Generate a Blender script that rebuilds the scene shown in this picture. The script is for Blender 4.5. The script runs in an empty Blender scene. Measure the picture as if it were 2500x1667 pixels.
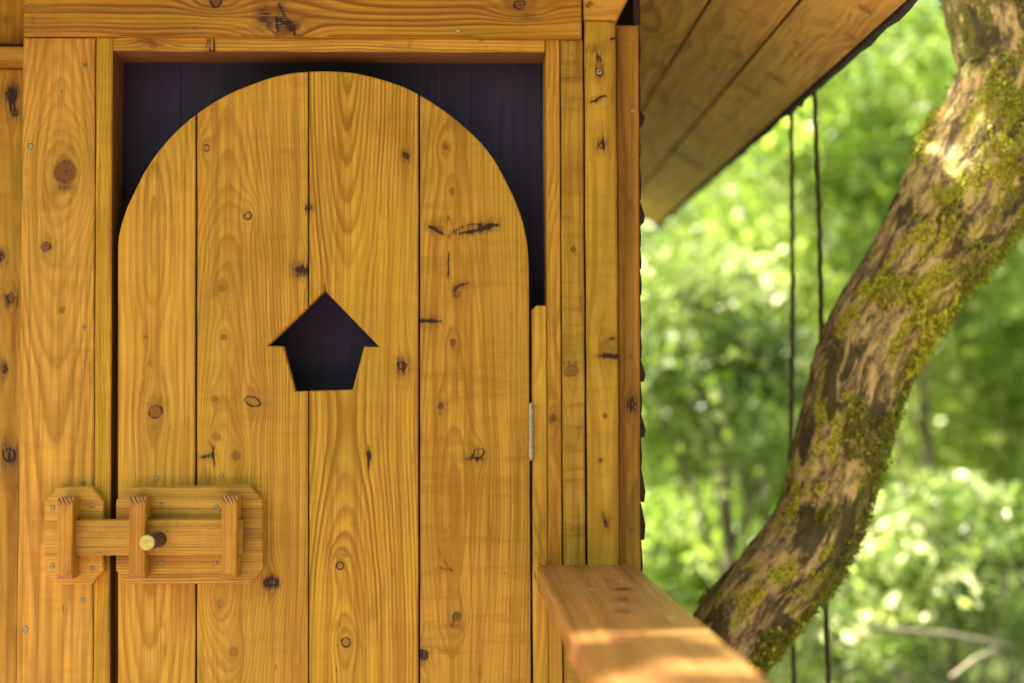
import bpy, bmesh, math, random
import numpy as np
from mathutils import Vector, noise as mnoise

R = math.radians
scene = bpy.context.scene
col = scene.collection
random.seed(7)

# ------------------------------------------------------------------ camera
F_PX = 50.0 / 36.0 * 2500.0
DIST = 2.6
EYE = Vector((0.0, -DIST, 1.25))
YAW, PITCH = R(2.2), R(2.5)
cam_d = bpy.data.cameras.new('camera')
cam = bpy.data.objects.new('camera', cam_d)
col.objects.link(cam)
cam.location = EYE
cam.rotation_euler = (R(90) + PITCH, 0, -YAW)
cam_d.lens = 50.0
cam_d.sensor_width = 36.0
cam_d.clip_start = 0.05
cam_d.clip_end = 400.0
cam_d.dof.use_dof = True
cam_d.dof.focus_distance = DIST - 0.01
cam_d.dof.aperture_fstop = 1.5
cam_d.dof.aperture_blades = 0
scene.camera = cam

# ------------------------------------------------------------------ light
SUN_EL, SUN_AZ_BEHIND = R(55), R(14)
world = bpy.data.worlds.new('World')
scene.world = world
world.use_nodes = True
wn = world.node_tree
wn.nodes.clear()
w_out = wn.nodes.new('ShaderNodeOutputWorld')
w_bg = wn.nodes.new('ShaderNodeBackground')
w_sky = wn.nodes.new('ShaderNodeTexSky')
w_sky.sky_type = 'NISHITA'
w_sky.sun_disc = False
w_sky.sun_elevation = SUN_EL
w_sky.sun_rotation = math.atan2(-math.cos(SUN_AZ_BEHIND), math.sin(SUN_AZ_BEHIND))
w_sky.air_density = 1.0
w_sky.dust_density = 3.5
w_sky.ozone_density = 0.6
w_tint = wn.nodes.new('ShaderNodeMix')
w_tint.data_type = 'RGBA'
w_tint.blend_type = 'MULTIPLY'
w_tint.inputs[0].default_value = 1.0
w_tint.inputs[7].default_value = (1.0, 0.86, 0.62, 1)
wn.links.new(w_sky.outputs[0], w_tint.inputs[6])
wn.links.new(w_tint.outputs[2], w_bg.inputs[0])
wn.links.new(w_bg.outputs[0], w_out.inputs[0])
w_bg.inputs[1].default_value = 0.15

sun_d = bpy.data.lights.new('sun', 'SUN')
sun_d.energy = 4.8
sun_d.angle = R(0.6)
sun_d.color = (1.0, 0.93, 0.78)
sun = bpy.data.objects.new('sun', sun_d)
col.objects.link(sun)
TO_SUN = Vector((-math.cos(SUN_EL) * math.cos(SUN_AZ_BEHIND),
                 math.cos(SUN_EL) * math.sin(SUN_AZ_BEHIND), math.sin(SUN_EL)))
sun.rotation_euler = TO_SUN.to_track_quat('Z', 'Y').to_euler()
sun.location = (-4, 1, 9)

scene.view_settings.view_transform = 'Standard'
scene.view_settings.look = 'None'
scene.view_settings.exposure = 2.10
scene.view_settings.gamma = 1.0
scene.view_settings.use_curve_mapping = False
scene.render.engine = 'CYCLES'
scene.cycles.use_denoising = True
scene.cycles.max_bounces = 8
scene.cycles.transparent_max_bounces = 8

# ------------------------------------------------------------------ pixel -> world
_rot = cam.rotation_euler.to_matrix()
def ray(px, py):
    return _rot @ Vector(((px - 1250.0) / F_PX, -(py - 833.5) / F_PX, -1.0))
def at_y(px, py, y):
    d = ray(px, py)
    return EYE + d * ((y - EYE.y) / d.y)
def at_z(px, py, z):
    d = ray(px, py)
    return EYE + d * ((z - EYE.z) / d.z)
def xz(px, py, y):
    p = at_y(px, py, y)
    return (p.x, p.z)

# ------------------------------------------------------------------ node helper
class NT:
    def __init__(self, tree):
        self.t = tree
    def n(self, kind, **kw):
        nd = self.t.nodes.new(kind)
        for k, v in kw.items():
            setattr(nd, k, v)
        return nd
    def put(self, sock, v):
        if isinstance(v, bpy.types.NodeSocket):
            self.t.links.new(v, sock)
        elif v is not None:
            if sock.type == 'RGBA' and not isinstance(v, (int, float)) and len(v) == 3:
                v = (v[0], v[1], v[2], 1)
            sock.default_value = v
    def m(self, op, a, b=None, c=None, clamp=False):
        nd = self.n('ShaderNodeMath', operation=op, use_clamp=clamp)
        self.put(nd.inputs[0], a)
        if b is not None: self.put(nd.inputs[1], b)
        if c is not None: self.put(nd.inputs[2], c)
        return nd.outputs[0]
    def xyz(self, x, y, z):
        nd = self.n('ShaderNodeCombineXYZ')
        self.put(nd.inputs[0], x); self.put(nd.inputs[1], y); self.put(nd.inputs[2], z)
        return nd.outputs[0]
    def sep(self, v):
        nd = self.n('ShaderNodeSeparateXYZ')
        self.put(nd.inputs[0], v)
        return nd.outputs
    def noise(self, vec, scale=1.0, detail=2.0, rough=0.5, dist=0.0):
        nd = self.n('ShaderNodeTexNoise', noise_dimensions='3D')
        self.put(nd.inputs['Vector'], vec)
        nd.inputs['Scale'].default_value = scale
        nd.inputs['Detail'].default_value = detail
        nd.inputs['Roughness'].default_value = rough
        nd.inputs['Distortion'].default_value = dist
        return nd.outputs['Fac']
    def step(self, v, lo, hi, a=0.0, b=1.0):
        nd = self.n('ShaderNodeMapRange', interpolation_type='SMOOTHSTEP')
        self.put(nd.inputs[0], v)
        self.put(nd.inputs[1], lo); self.put(nd.inputs[2], hi)
        self.put(nd.inputs[3], a); self.put(nd.inputs[4], b)
        return nd.outputs[0]
    def mix(self, f, a, b, mode='MIX'):
        nd = self.n('ShaderNodeMix', data_type='RGBA', blend_type=mode)
        self.put(nd.inputs[0], f); self.put(nd.inputs[6], a); self.put(nd.inputs[7], b)
        return nd.outputs[2]
    def ramp(self, f, stops):
        nd = self.n('ShaderNodeValToRGB')
        self.put(nd.inputs[0], f)
        el = nd.color_ramp.elements
        while len(el) > 1: el.remove(el[-1])
        for i, (p, c) in enumerate(stops):
            e = el[0] if i == 0 else el.new(p)
            e.position = p
            e.color = (c, c, c, 1) if isinstance(c, (int, float)) else (*c, 1)
        return nd.outputs[0]

def new_mat(name):
    m = bpy.data.materials.new(name)
    m.use_nodes = True
    m.node_tree.nodes.clear()
    t = NT(m.node_tree)
    out = t.n('ShaderNodeOutputMaterial')
    bs = t.n('ShaderNodeBsdfPrincipled')
    m.node_tree.links.new(bs.outputs[0], out.inputs[0])
    return m, t, bs, out

# a knot: how it pushes the grain aside and what it darkens
def make_knot_group():
    g = bpy.data.node_groups.new('knot_field', 'ShaderNodeTree')
    t = NT(g)
    names = ['A', 'L', 'ka', 'kl', 'r', 'asp', 'ca', 'sa', 'core', 'ring', 'halo', 'nz', 'st']
    for nm in names:
        g.interface.new_socket(nm, in_out='INPUT', socket_type='NodeSocketFloat')
    for nm in ['off', 'g', 'tan', 'dark']:
        g.interface.new_socket(nm, in_out='OUTPUT', socket_type='NodeSocketFloat')
    gi = t.n('NodeGroupInput'); go = t.n('NodeGroupOutput')
    I = {nm: gi.outputs[i] for i, nm in enumerate(names)}
    da = t.m('SUBTRACT', I['A'], I['ka'])
    dl = t.m('SUBTRACT', I['L'], I['kl'])
    q1 = t.m('DIVIDE', da, t.m('MULTIPLY', I['r'], 2.3))
    q2 = t.m('DIVIDE', dl, t.m('MULTIPLY', I['r'], 5.0))
    e = t.m('ADD', t.m('MULTIPLY', q1, q1), t.m('MULTIPLY', q2, q2))
    gg = t.m('EXPONENT', t.m('MULTIPLY', e, -1.0))
    off = t.m('MULTIPLY', t.m('MULTIPLY', da, gg), 0.95)
    ra = t.m('ADD', t.m('MULTIPLY', da, I['ca']), t.m('MULTIPLY', dl, I['sa']))
    rl = t.m('SUBTRACT', t.m('MULTIPLY', dl, I['ca']), t.m('MULTIPLY', da, I['sa']))
    ra = t.m('DIVIDE', ra, I['asp'])
    d = t.m('DIVIDE', t.m('SQRT', t.m('ADD', t.m('MULTIPLY', ra, ra), t.m('MULTIPLY', rl, rl))), I['r'])
    inside = t.step(d, 0.85, 1.1, 1.0, 0.0)
    tan = t.m('MULTIPLY', inside, I['core'])
    rg = t.m('DIVIDE', t.m('SUBTRACT', d, 1.0), 0.17)
    ringm = t.m('MULTIPLY', t.m('EXPONENT', t.m('MULTIPLY', t.m('MULTIPLY', rg, rg), -1.0)), t.m('MULTIPLY', I['ring'], t.step(I['nz'], 0.38, 0.56, 0.40, 1.0)))
    rings = t.m('MULTIPLY', t.m('MULTIPLY', t.step(t.m('SINE', t.m('MULTIPLY', d, 17.0)), 0.2, 1.0), inside),
                t.m('MULTIPLY', I['core'], 0.16))
    pit = t.m('MULTIPLY', t.step(d, 0.05, 0.32, 1.0, 0.0), t.m('MULTIPLY', I['core'], 0.35))
    h1 = t.m('DIVIDE', da, t.m('MULTIPLY', I['r'], 1.9))
    h2 = t.m('DIVIDE', dl, t.m('MULTIPLY', I['r'], 2.9))
    halo = t.m('MULTIPLY', t.m('EXPONENT', t.m('MULTIPLY', t.m('ADD', t.m('MULTIPLY', h1, h1), t.m('MULTIPLY', h2, h2)), -1.0)), t.m('MULTIPLY', t.m('MULTIPLY', I['halo'], I['st']), 1.5))
    dark = t.m('ADD', t.m('ADD', ringm, t.m('ADD', rings, pit)), halo)
    for i, s in enumerate([off, gg, tan, dark]):
        g.links.new(s, go.inputs[i])
    return g
KNOT = make_knot_group()

AXES = {'Z': (0, 1, 2), 'X': (2, 1, 0), 'Y': (0, 2, 1)}   # across, depth, along
PALE = (0.72, 0.345, 0.020)
LATE = (0.37, 0.140, 0.012)
def wood(name, axis='Z', pith=(0.0, 0.06), spacing=0.0062, wob=0.022, contrast=0.85, knots=(), strokes=(), prof=None,
         pale=PALE, late=LATE, smears=(), rough=0.46, blotch=0.35, figure=0.25, seed=0.0, along=0.9, olive=0.35):
    """knots: (across, along, radius, aspect, angle, core, ring, halo) in metres
       smears: (across, along, size_across, size_along, amount)"""
    if pale[0] > pale[2] * 2:
        tone = 1.0 + .07 * math.sin(seed * 7.1); yel = 1.0 + .035 * math.sin(seed * 3.3 + 1.0)
        pale = (pale[0] * .92 * tone, pale[1] * 1.16 * tone * yel, pale[2] * 1.1 * tone)
        late = (late[0] * .68 * tone, late[1] * .84 * tone * yel, late[2] * .95 * tone)
    m, t, bs, out = new_mat(name)
    tc = t.n('ShaderNodeTexCoord')
    s = t.sep(tc.outputs['Object'])
    ia, ib, il = AXES[axis]
    A0, B0, L0 = s[ia], s[ib], s[il]
    P = t.xyz(t.m('ADD', A0, seed * 3.17), t.m('ADD', B0, seed * 1.31), t.m('ADD', L0, seed * 5.73))
    p = t.sep(P)
    low = t.noise(t.xyz(t.m('MULTIPLY', p[0], 3.0), t.m('MULTIPLY', p[1], 3.0), t.m('MULTIPLY', p[2], along * 1.6)), 1.0, 2.0, 0.55)
    mid = t.noise(t.xyz(t.m('MULTIPLY', p[0], 22.0), t.m('MULTIPLY', p[1], 22.0), t.m('MULTIPLY', p[2], 6.0)), 1.0, 2.0, 0.6)
    kn = t.noise(P, 70.0, 2.0, 0.6)
    kj = t.m('MULTIPLY', t.m('SUBTRACT', kn, 0.5), 0.010)
    Ak = t.m('ADD', A0, kj)
    Lk = t.m('ADD', L0, t.m('MULTIPLY', kj, -0.8))
    off = gs = tan = dark = None
    kz = t.noise(P, 42.0, 1.0, 0.5)
    AkS = t.m('ADD', A0, t.m('MULTIPLY', kj, .3)); LkS = t.m('ADD', L0, t.m('MULTIPLY', kj, -.3))
    kst = t.noise(t.xyz(t.m('MULTIPLY', p[0], 300.0), t.m('MULTIPLY', p[1], 80.0), t.m('MULTIPLY', p[2], 35.0)), 1.0, 2.0)
    kst = t.step(kst, 0.32, 0.62, 0.30, 1.1)
    for k in knots:
        nd = t.n('ShaderNodeGroup'); nd.node_tree = KNOT
        vals = [Ak, Lk, k[0], k[1], k[2], k[3], math.cos(k[4]), math.sin(k[4]), k[5], k[6], k[7], kz, kst]
        for i, v in enumerate(vals): t.put(nd.inputs[i], v)
        o = nd.outputs
        off = o[0] if off is None else t.m('ADD', off, o[0])
        gterm = t.m('MULTIPLY', o[1], k[2] * 1.25)
        gs = gterm if gs is None else t.m('ADD', gs, gterm)
        tan = o[2] if tan is None else t.m('MAXIMUM', tan, o[2])
        dark = o[3] if dark is None else t.m('ADD', dark, o[3])
    for (sa, sl, wa, wl, amt) in smears:
        qa = t.m('DIVIDE', t.m('SUBTRACT', Ak, sa), wa)
        ql = t.m('DIVIDE', t.m('SUBTRACT', Lk, sl), wl)
        e = t.m('EXPONENT', t.m('MULTIPLY', t.m('ADD', t.m('MULTIPLY', qa, qa), t.m('MULTIPLY', ql, ql)), -1.0))
        streak = t.noise(t.xyz(t.m('MULTIPLY', p[0], 260.0), t.m('MULTIPLY', p[1], 80.0), t.m('MULTIPLY', p[2], 30.0)), 1.0, 2.0)
        e = t.m('MULTIPLY', t.m('MULTIPLY', e, amt), t.step(streak, 0.3, 0.62, 0.35, 1.15))
        dark = e if dark is None else t.m('ADD', dark, e)
    for (a1_, l1_, a2_, l2_, w_, amt_) in strokes:
        ba, bl_ = a2_ - a1_, l2_ - l1_
        inv = 1.0 / max(1e-9, ba * ba + bl_ * bl_)
        pa_ = t.m('SUBTRACT', AkS, a1_); pl_ = t.m('SUBTRACT', LkS, l1_)
        hh_ = t.m('MULTIPLY', t.m('ADD', t.m('MULTIPLY', pa_, ba), t.m('MULTIPLY', pl_, bl_)), inv, clamp=True)
        ea = t.m('SUBTRACT', pa_, t.m('MULTIPLY', hh_, ba)); el = t.m('SUBTRACT', pl_, t.m('MULTIPLY', hh_, bl_))
        dd_ = t.m('SQRT', t.m('ADD', t.m('MULTIPLY', ea, ea), t.m('MULTIPLY', el, el)))
        e = t.m('ADD', t.step(dd_, w_ * .05, w_ * 1.15, amt_ * .56, 0.0), t.m('MULTIPLY', t.step(dd_, 0.0, w_ * 5.0, amt_ * .34, 0.0), kst))
        dark = e if dark is None else t.m('ADD', dark, e)
    A = t.m('ADD', A0, t.m('MULTIPLY', t.m('SUBTRACT', mid, 0.5), 0.004))
    if off is not None:
        A = t.m('SUBTRACT', A, off)
    Bd = t.m('ADD', t.m('SUBTRACT', B0, pith[1]), t.m('MULTIPLY', t.m('SUBTRACT', low, 0.5), wob * 4.0))
    if prof is not None:       # depth of the pith along the board, so the arches fall where they should
        lo_, hi_ = min(q[0] for q in prof), max(q[0] for q in prof)
        rp = t.n('ShaderNodeValToRGB'); rp.color_ramp.interpolation = 'B_SPLINE'
        t.put(rp.inputs[0], t.m('DIVIDE', t.m('SUBTRACT', L0, lo_), hi_ - lo_, clamp=True))
        el_ = rp.color_ramp.elements
        while len(el_) > 1: el_.remove(el_[-1])
        for i_, (l_, b_) in enumerate(sorted(prof)):
            e_ = el_[0] if i_ == 0 else el_.new((l_ - lo_) / (hi_ - lo_))
            e_.position = (l_ - lo_) / (hi_ - lo_); v_ = b_ / .12
            e_.color = (v_, v_, v_, 1)
        Bd = t.m('ADD', t.m('ADD', t.m('MULTIPLY', rp.outputs[0], .12), t.m('MULTIPLY', B0, -1.0)), t.m('MULTIPLY', t.m('SUBTRACT', low, 0.5), wob * 4.0))
    Ad = t.m('SUBTRACT', A, pith[0])
    r = t.m('SQRT', t.m('ADD', t.m('MULTIPLY', Ad, Ad), t.m('MULTIPLY', Bd, Bd)))
    if gs is not None:
        r = t.m('SUBTRACT', r, gs)
    r = t.m('ADD', r, t.m('MULTIPLY', mid, 0.0035))
    ph = t.m('DIVIDE', t.m('ADD', r, 3.0), spacing)
    fr = t.m('FRACT', ph)
    idx = t.m('FLOOR', ph)
    wnz = t.n('ShaderNodeTexWhiteNoise', noise_dimensions='1D')
    t.put(wnz.inputs['W'], t.m('ADD', idx, seed))
    prof = t.ramp(fr, [(0.0, 0.2), (0.18, 0.02), (0.42, 0.28), (0.68, 0.85), (0.88, 1.0), (1.0, 0.2)])
    ringamt = t.m('MULTIPLY', prof, t.m('ADD', 0.5, t.m('MULTIPLY', wnz.outputs[0], 0.85)))
    fade = t.step(t.noise(P, 4.0, 1.0), 0.3, 0.62, 0.45, 1.0)
    ringamt = t.m('MULTIPLY', t.m('MULTIPLY', ringamt, fade), contrast, clamp=True)
    # fibres run with the warped grain
    fib = t.noise(t.xyz(t.m('MULTIPLY', t.m('ADD', A, seed), 250.0), t.m('MULTIPLY', B0, 250.0), t.m('MULTIPLY', p[2], 4.5)), 1.0, 2.0, 0.6)
    stk = t.noise(t.xyz(t.m('MULTIPLY', t.m('ADD', A, seed), 85.0), t.m('MULTIPLY', B0, 85.0), t.m('MULTIPLY', p[2], 1.6)), 1.0, 2.0, 0.6)
    fig = t.noise(t.xyz(t.m('MULTIPLY', p[0], 9.0), t.m('MULTIPLY', p[1], 9.0), t.m('MULTIPLY', p[2], 55.0)), 1.0, 2.0, 0.6)
    bl = t.noise(t.xyz(t.m('MULTIPLY', p[0], 9.0), t.m('MULTIPLY', p[1], 9.0), t.m('MULTIPLY', p[2], 3.2)), 1.0, 3.0, 0.6)
    c = t.mix(ringamt, pale, late)
    c = t.mix(t.step(stk, 0.42, 0.72, 0.0, 0.62), c, late)
    c = t.mix(t.step(fib, 0.45, 0.75, 0.0, 0.40), c, tuple(x * 0.62 for x in late))
    olv = (late[0] * 0.95, late[1] * 1.45, late[2] * 1.1)
    c = t.mix(t.step(bl, 0.42, 0.72, 0.0, olive), c, olv)
    c = t.mix(t.m('MULTIPLY', t.step(bl, 0.52, 0.28, 0.0, blotch * 1.3), t.step(stk, .3, .6, .45, 1.0), clamp=True), c, (late[0] * 1.05, late[1] * 0.92, late[2] * 1.1))
    grime = t.noise(t.xyz(t.m('MULTIPLY', p[0], 16.0), t.m('MULTIPLY', p[1], 16.0), t.m('MULTIPLY', p[2], 7.0)), 1.0, 4.0, 0.7)
    c = t.mix(t.m('MULTIPLY', t.step(grime, 0.54, 0.74, 0.0, .55), t.step(fib, .3, .62, .3, 1.0)), c, (late[0] * .62, late[1] * .62, late[2] * 1.0))
    c = t.mix(t.m('MULTIPLY', t.step(fig, 0.46, 0.75), figure * 0.8, clamp=True), c, late)
    # short dark resin flecks
    fl = t.noise(t.xyz(t.m('MULTIPLY', p[0], 150.0), t.m('MULTIPLY', p[1], 150.0), t.m('MULTIPLY', p[2], 28.0)), 1.0, 1.0, 0.5)
    c = t.mix(t.step(fl, 0.765, 0.83, 0.0, 0.75), c, (0.10, 0.035, 0.012))
    if tan is not None:
        c = t.mix(tan, c, (late[0] * 0.75, late[1] * 0.72, late[2] * 1.4))
    if dark is not None:
        c = t.mix(t.m('MULTIPLY', dark, 1.0, clamp=True), c, t.mix(t.step(dark, 0.35, 1.0), (0.13, 0.050, 0.014), (0.034, 0.015, 0.014)))
    t.put(bs.inputs['Base Color'], c)
    t.put(bs.inputs['Roughness'], t.m('ADD', rough - 0.06, t.m('MULTIPLY', fib, 0.16)))
    bs.inputs['Specular IOR Level'].default_value = 0.22
    h = t.m('ADD', t.m('MULTIPLY', fib, 0.5), t.m('MULTIPLY', ringamt, -0.7))
    bp = t.n('ShaderNodeBump')
    bp.inputs['Strength'].default_value = 0.28
    bp.inputs['Distance'].default_value = 0.0012
    t.put(bp.inputs['Height'], h)
    t.put(bs.inputs['Normal'], bp.outputs[0])
    return m

def plain(name, base, rough=0.6, metal=0.0, var=0.25, scale=30.0, bump=0.0):
    m, t, bs, out = new_mat(name)
    tc = t.n('ShaderNodeTexCoord')
    n = t.noise(tc.outputs['Object'], scale, 4.0, 0.6)
    c = t.mix(t.step(n, 0.3, 0.7), tuple(b * (1 - var) for b in base), tuple(min(1, b * (1 + var)) for b in base))
    t.put(bs.inputs['Base Color'], c)
    bs.inputs['Roughness'].default_value = rough
    bs.inputs['Metallic'].default_value = metal
    if bump:
        bp = t.n('ShaderNodeBump'); bp.inputs['Distance'].default_value = bump
        bp.inputs['Strength'].default_value = 0.6
        t.put(bp.inputs['Height'], n); t.put(bs.inputs['Normal'], bp.outputs[0])
    return m

# ------------------------------------------------------------------ object helpers
def tag(o, label=None, cat=None, group=None, kind=None):
    if label: o['label'] = label
    if cat: o['category'] = cat
    if group: o['group'] = group
    if kind: o['kind'] = kind
    return o
def empty(name, loc=(0, 0, 0)):
    o = bpy.data.objects.new(name, None)
    o.empty_display_size = 0.2
    o.location = loc
    col.objects.link(o)
    return o
def link(name, me, parent=None, loc=None):
    o = bpy.data.objects.new(name, me)
    col.objects.link(o)
    if parent is not None: o.parent = parent
    if loc is not None: o.location = loc
    return o
def from_bm(name, bm, mat, parent=None, smooth=False):
    bmesh.ops.recalc_face_normals(bm, faces=bm.faces[:])
    me = bpy.data.meshes.new(name)
    bm.to_mesh(me); bm.free()
    if mat is not None: me.materials.append(mat)
    if smooth: me.polygons.foreach_set('use_smooth', [True] * len(me.polygons))
    return link(name, me, parent)
def resample(pts, step, amp, rnd):
    out = []
    n = len(pts)
    for i in range(n):
        a = Vector(pts[i]); b = Vector(pts[(i + 1) % n])
        L = (b - a).length
        k = max(1, int(L / step))
        nrm = Vector((-(b - a).y, (b - a).x))
        if nrm.length: nrm.normalize()
        for j in range(k):
            p = a.lerp(b, j / k)
            if j: p = p + nrm * rnd.uniform(-amp, amp)
            out.append((p.x, p.y))
    return out
def prism_bm(outline, y0, y1, bevel=0.0015, wobble=0.0005, seed=1, segs=2):
    """outline in (x, z); front face at y0, back at y1"""
    rnd = random.Random(seed)
    if wobble: outline = resample(outline, 0.07, wobble, rnd)
    bm = bmesh.new()
    f = [bm.verts.new((x, y0, z)) for x, z in outline]
    b = [bm.verts.new((x, y1, z)) for x, z in outline]
    front = bm.faces.new(f)
    bm.faces.new(list(reversed(b)))
    n = len(f)
    for i in range(n):
        bm.faces.new((f[i], b[i], b[(i + 1) % n], f[(i + 1) % n]))
    bm.normal_update()
    if bevel:
        bmesh.ops.bevel(bm, geom=[e for e in front.edges], offset=bevel, segments=segs, affect='EDGES', clamp_overlap=True)
    return bm
def pboard(name, px, y0, thick, mat, parent, bevel=0.0018, wobble=0.0005, seed=1):
    """board whose front outline is read off the photograph and set on the plane y = y0"""
    return from_bm(name, prism_bm([xz(u, v, y0) for u, v in px], y0, y0 + thick, bevel, wobble, seed), mat, parent)
def box_bm(x0, x1, y0, y1, z0, z1, bevel=0.0, bm=None):
    own = bm is None
    if own: bm = bmesh.new()
    r = bmesh.ops.create_cube(bm, size=1.0)
    for v in r['verts']:
        v.co = Vector(((x0 + x1) / 2 + v.co.x * (x1 - x0), (y0 + y1) / 2 + v.co.y * (y1 - y0), (z0 + z1) / 2 + v.co.z * (z1 - z0)))
    if bevel:
        bmesh.ops.bevel(bm, geom=list({e for v in r['verts'] for e in v.link_edges}), offset=bevel, segments=2, affect='EDGES')
    return bm
def kn(px, py, y, rpx, asp=1.0, rot=0.0, core=0.6, ring=0.8, halo=0.3, axis='Z'):
    x, z = xz(px, py, y)
    a, l = (x, z) if axis == 'Z' else (z, x)
    return (a, l, rpx * 0.00075, asp, R(rot) if axis == 'Z' else R(-rot), core, ring, halo)
def pf(pts, y=0.0):
    return [(xz(800, v, y)[1], b) for v, b in pts]
def sk(y, pts, w, amt, axis='Z'):
    out = []
    for (u0, v0), (u1, v1) in zip(pts, pts[1:]):
        a = xz(u0, v0, y); b = xz(u1, v1, y)
        if axis == 'X': a, b = a[::-1], b[::-1]
        out.append((a[0], a[1], b[0], b[1], w * .00075, amt))
    return out
def sm(px, py, y, wx, wy, amt, axis='Z'):
    x, z = xz(px, py, y)
    return (x, z, wx * .00075, wy * .00075, amt) if axis == 'Z' else (z, x, wy * .00075, wx * .00075, amt)

# ================================================================== TREEHOUSE
house = tag(empty('treehouse', (0, 0, 0)),
            'orange stained wooden treehouse with arched plank door and sloping boarded roof', 'treehouse')
YF = 0.0          # front of the frame
YD = 0.005        # front of the door
LOW = 2600        # pixel row far below the frame where the boards end

# ---- frame timbers
m_post = wood('pine_post', pith=(xz(150, 0, 0)[0], 0.075), spacing=0.0085, wob=0.008, prof=pf([(60, .07), (300, .040), (419, .022), (600, .034), (900, .062), (1700, .095)]), contrast=0.52, seed=1.3, along=0.6,
    knots=[kn(160, 419, 0, 27, 1.0, 0, 1.0, 0.45, 0.22), kn(112, 602, 0, 11, 1.0, 0, .9, 1.0, .35),
           kn(152, 757, 0, 5, 1.6, 80, .6, .5, .2), kn(150, 222, 0, 5, .6, 0, .5, .4, .1)],
    smears=[sm(160, 458, 0, 22, 9, .55), sm(150, 470, 0, 40, 7, .2), sm(78, 540, 0, 2, 12, .4)],
    pale=(0.73, 0.345, 0.05))
post = pboard('post', [(57, 93), (232, 93), (223, LOW), (30, LOW)], YF, 0.09, m_post, house, seed=3)
m_strip = wood('pine_strip', pith=(xz(100, 0, 0)[0], 0.12), spacing=0.0045, contrast=0.5, seed=4.1, knots=[kn(272, 562, 0, 4, 1, 0, .4, .5, .3)])
jamb = pboard('door_jamb', [(235, 91), (275, 93), (262, LOW), (224, LOW)], YF + 0.001, 0.088, m_strip, house, seed=4)

m_beam = wood('pine_beam', 'X', strokes=sk(0, [(678, 56), (680, 86)], 4, 1.2, 'X') + sk(0, [(682, 55), (700, 58), (714, 72), (722, 88)], 4, 1.2, 'X') + sk(0, [(684, 16), (694, 40), (712, 60)], 5, .5, 'X'), pith=(xz(0, -60, 0)[1], 0.10), spacing=0.0058, wob=0.02, contrast=0.95, seed=7.7,
    pale=(0.62, 0.265, 0.030), late=(0.34, 0.105, 0.010), figure=0.15,
    knots=[kn(698, 76, 0, 16, 1.2, 70, .9, .1, .1, 'X'), kn(1268, 16, 0, 14, .6, 20, .7, .7, .4, 'X'), kn(530, 2, 0, 14, 1.6, 0, .8, .8, .4, 'X')],
    smears=[sm(648, 45, 0, 26, 34, .95, 'X'), sm(690, 20, 0, 16, 26, .5, 'X'), sm(725, 65, 0, 20, 22, .5, 'X'), sm(1285, 45, 0, 34, 18, .4, 'X'),
            sm(430, 22, 0, 130, 5, .35, 'X'), sm(85, 60, 0, 6, 18, .35, 'X'), sm(1350, 15, 0, 20, 15, .3, 'X')])
beam = pboard('beam', [(57, -150), (1420, -150), (1420, 92), (57, 87)], YF - 0.012, 0.10, m_beam, house, seed=5)
m_lintel = wood('pine_lintel', 'X', strokes=sk(0, [(512, 93), (512, 125)], 2, 1.1, 'X') + sk(0, [(522, 92), (523, 125)], 2.4, 1.2, 'X') + sk(0, [(512, 125), (523, 125)], 2, 1.1, 'X') + sk(0, [(498, 122), (508, 98)], 2, .6, 'X'), pith=(xz(0, 190, 0)[1], 0.05), spacing=0.005, wob=.02, contrast=.9, seed=9.2,
    pale=(0.70, 0.32, 0.042), late=(0.38, 0.13, 0.012),
    knots=[kn(372, 108, 0, 9, 1.5, 40, .5, .4, .3, 'X')],
    smears=[sm(345, 100, 0, 16, 12, .5, 'X'), sm(505, 106, 0, 3, 14, .75, 'X'), sm(522, 108, 0, 1.6, 16, .95, 'X'), sm(960, 112, 0, 30, 6, .45, 'X'), sm(1000, 110, 0, 6, 18, .4, 'X'),
            sm(1172, 96, 0, 6, 6, .5, 'X')])
lintel = pboard('lintel', [(276, 91), (1330, 96), (1330, 128), (276, 125)], YF + 0.002, 0.088, m_lintel, house, seed=6)
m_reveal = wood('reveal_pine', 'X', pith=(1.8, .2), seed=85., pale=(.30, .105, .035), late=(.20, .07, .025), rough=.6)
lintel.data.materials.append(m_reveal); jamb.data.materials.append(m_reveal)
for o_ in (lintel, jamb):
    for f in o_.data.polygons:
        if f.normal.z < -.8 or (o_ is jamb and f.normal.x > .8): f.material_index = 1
m_j2 = wood('pine_jamb', pith=(xz(1290, 0, 0)[0], 0.13), spacing=0.0045, contrast=.65, seed=2.6,
    pale=(0.62, 0.285, 0.036), late=(0.40, 0.14, 0.012),
    knots=[kn(1350, 1022, 0, 9, 1.2, 20, .5, .3, .4)], smears=[sm(1345, 1350, 0, 5, 22, .5), sm(1347, 210, 0, 4, 30, .3)])
pboard('door_jamb', [(1332, 96), (1366, 97), (1378, LOW), (1345, LOW)], YF + 0.001, 0.088, m_j2, house, seed=7)
m_tr = wood('pine_trim', pith=(xz(1440, 0, 0)[0], 0.05), spacing=0.007, contrast=.45, seed=11.4, figure=0.9, blotch=.5, olive=.8,
    pale=(0.60, 0.285, 0.036), late=(0.36, 0.14, 0.014),
    knots=[kn(1395, 905, 0, 14, 1.2, 30, .7, .6, .2), kn(1399, 608, 0, 5, 1, 0, .6, .8, .3)],
    smears=[sm(1390, 885, 0, 30, 5, .55), sm(1414, 700, 0, 6, 90, .35), sm(1412, 1050, 0, 6, 80, .4), sm(1412, 1300, 0, 5, 50, .45),
            sm(1412, 150, 0, 14, 60, .35), sm(1395, 190, 0, 26, 2, .6)])
trim = pboard('trim_board', [(1368.5, 98), (1423, 98), (1436, LOW), (1381, LOW)], YF + 0.003, 0.086, m_tr, house, seed=8)
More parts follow.
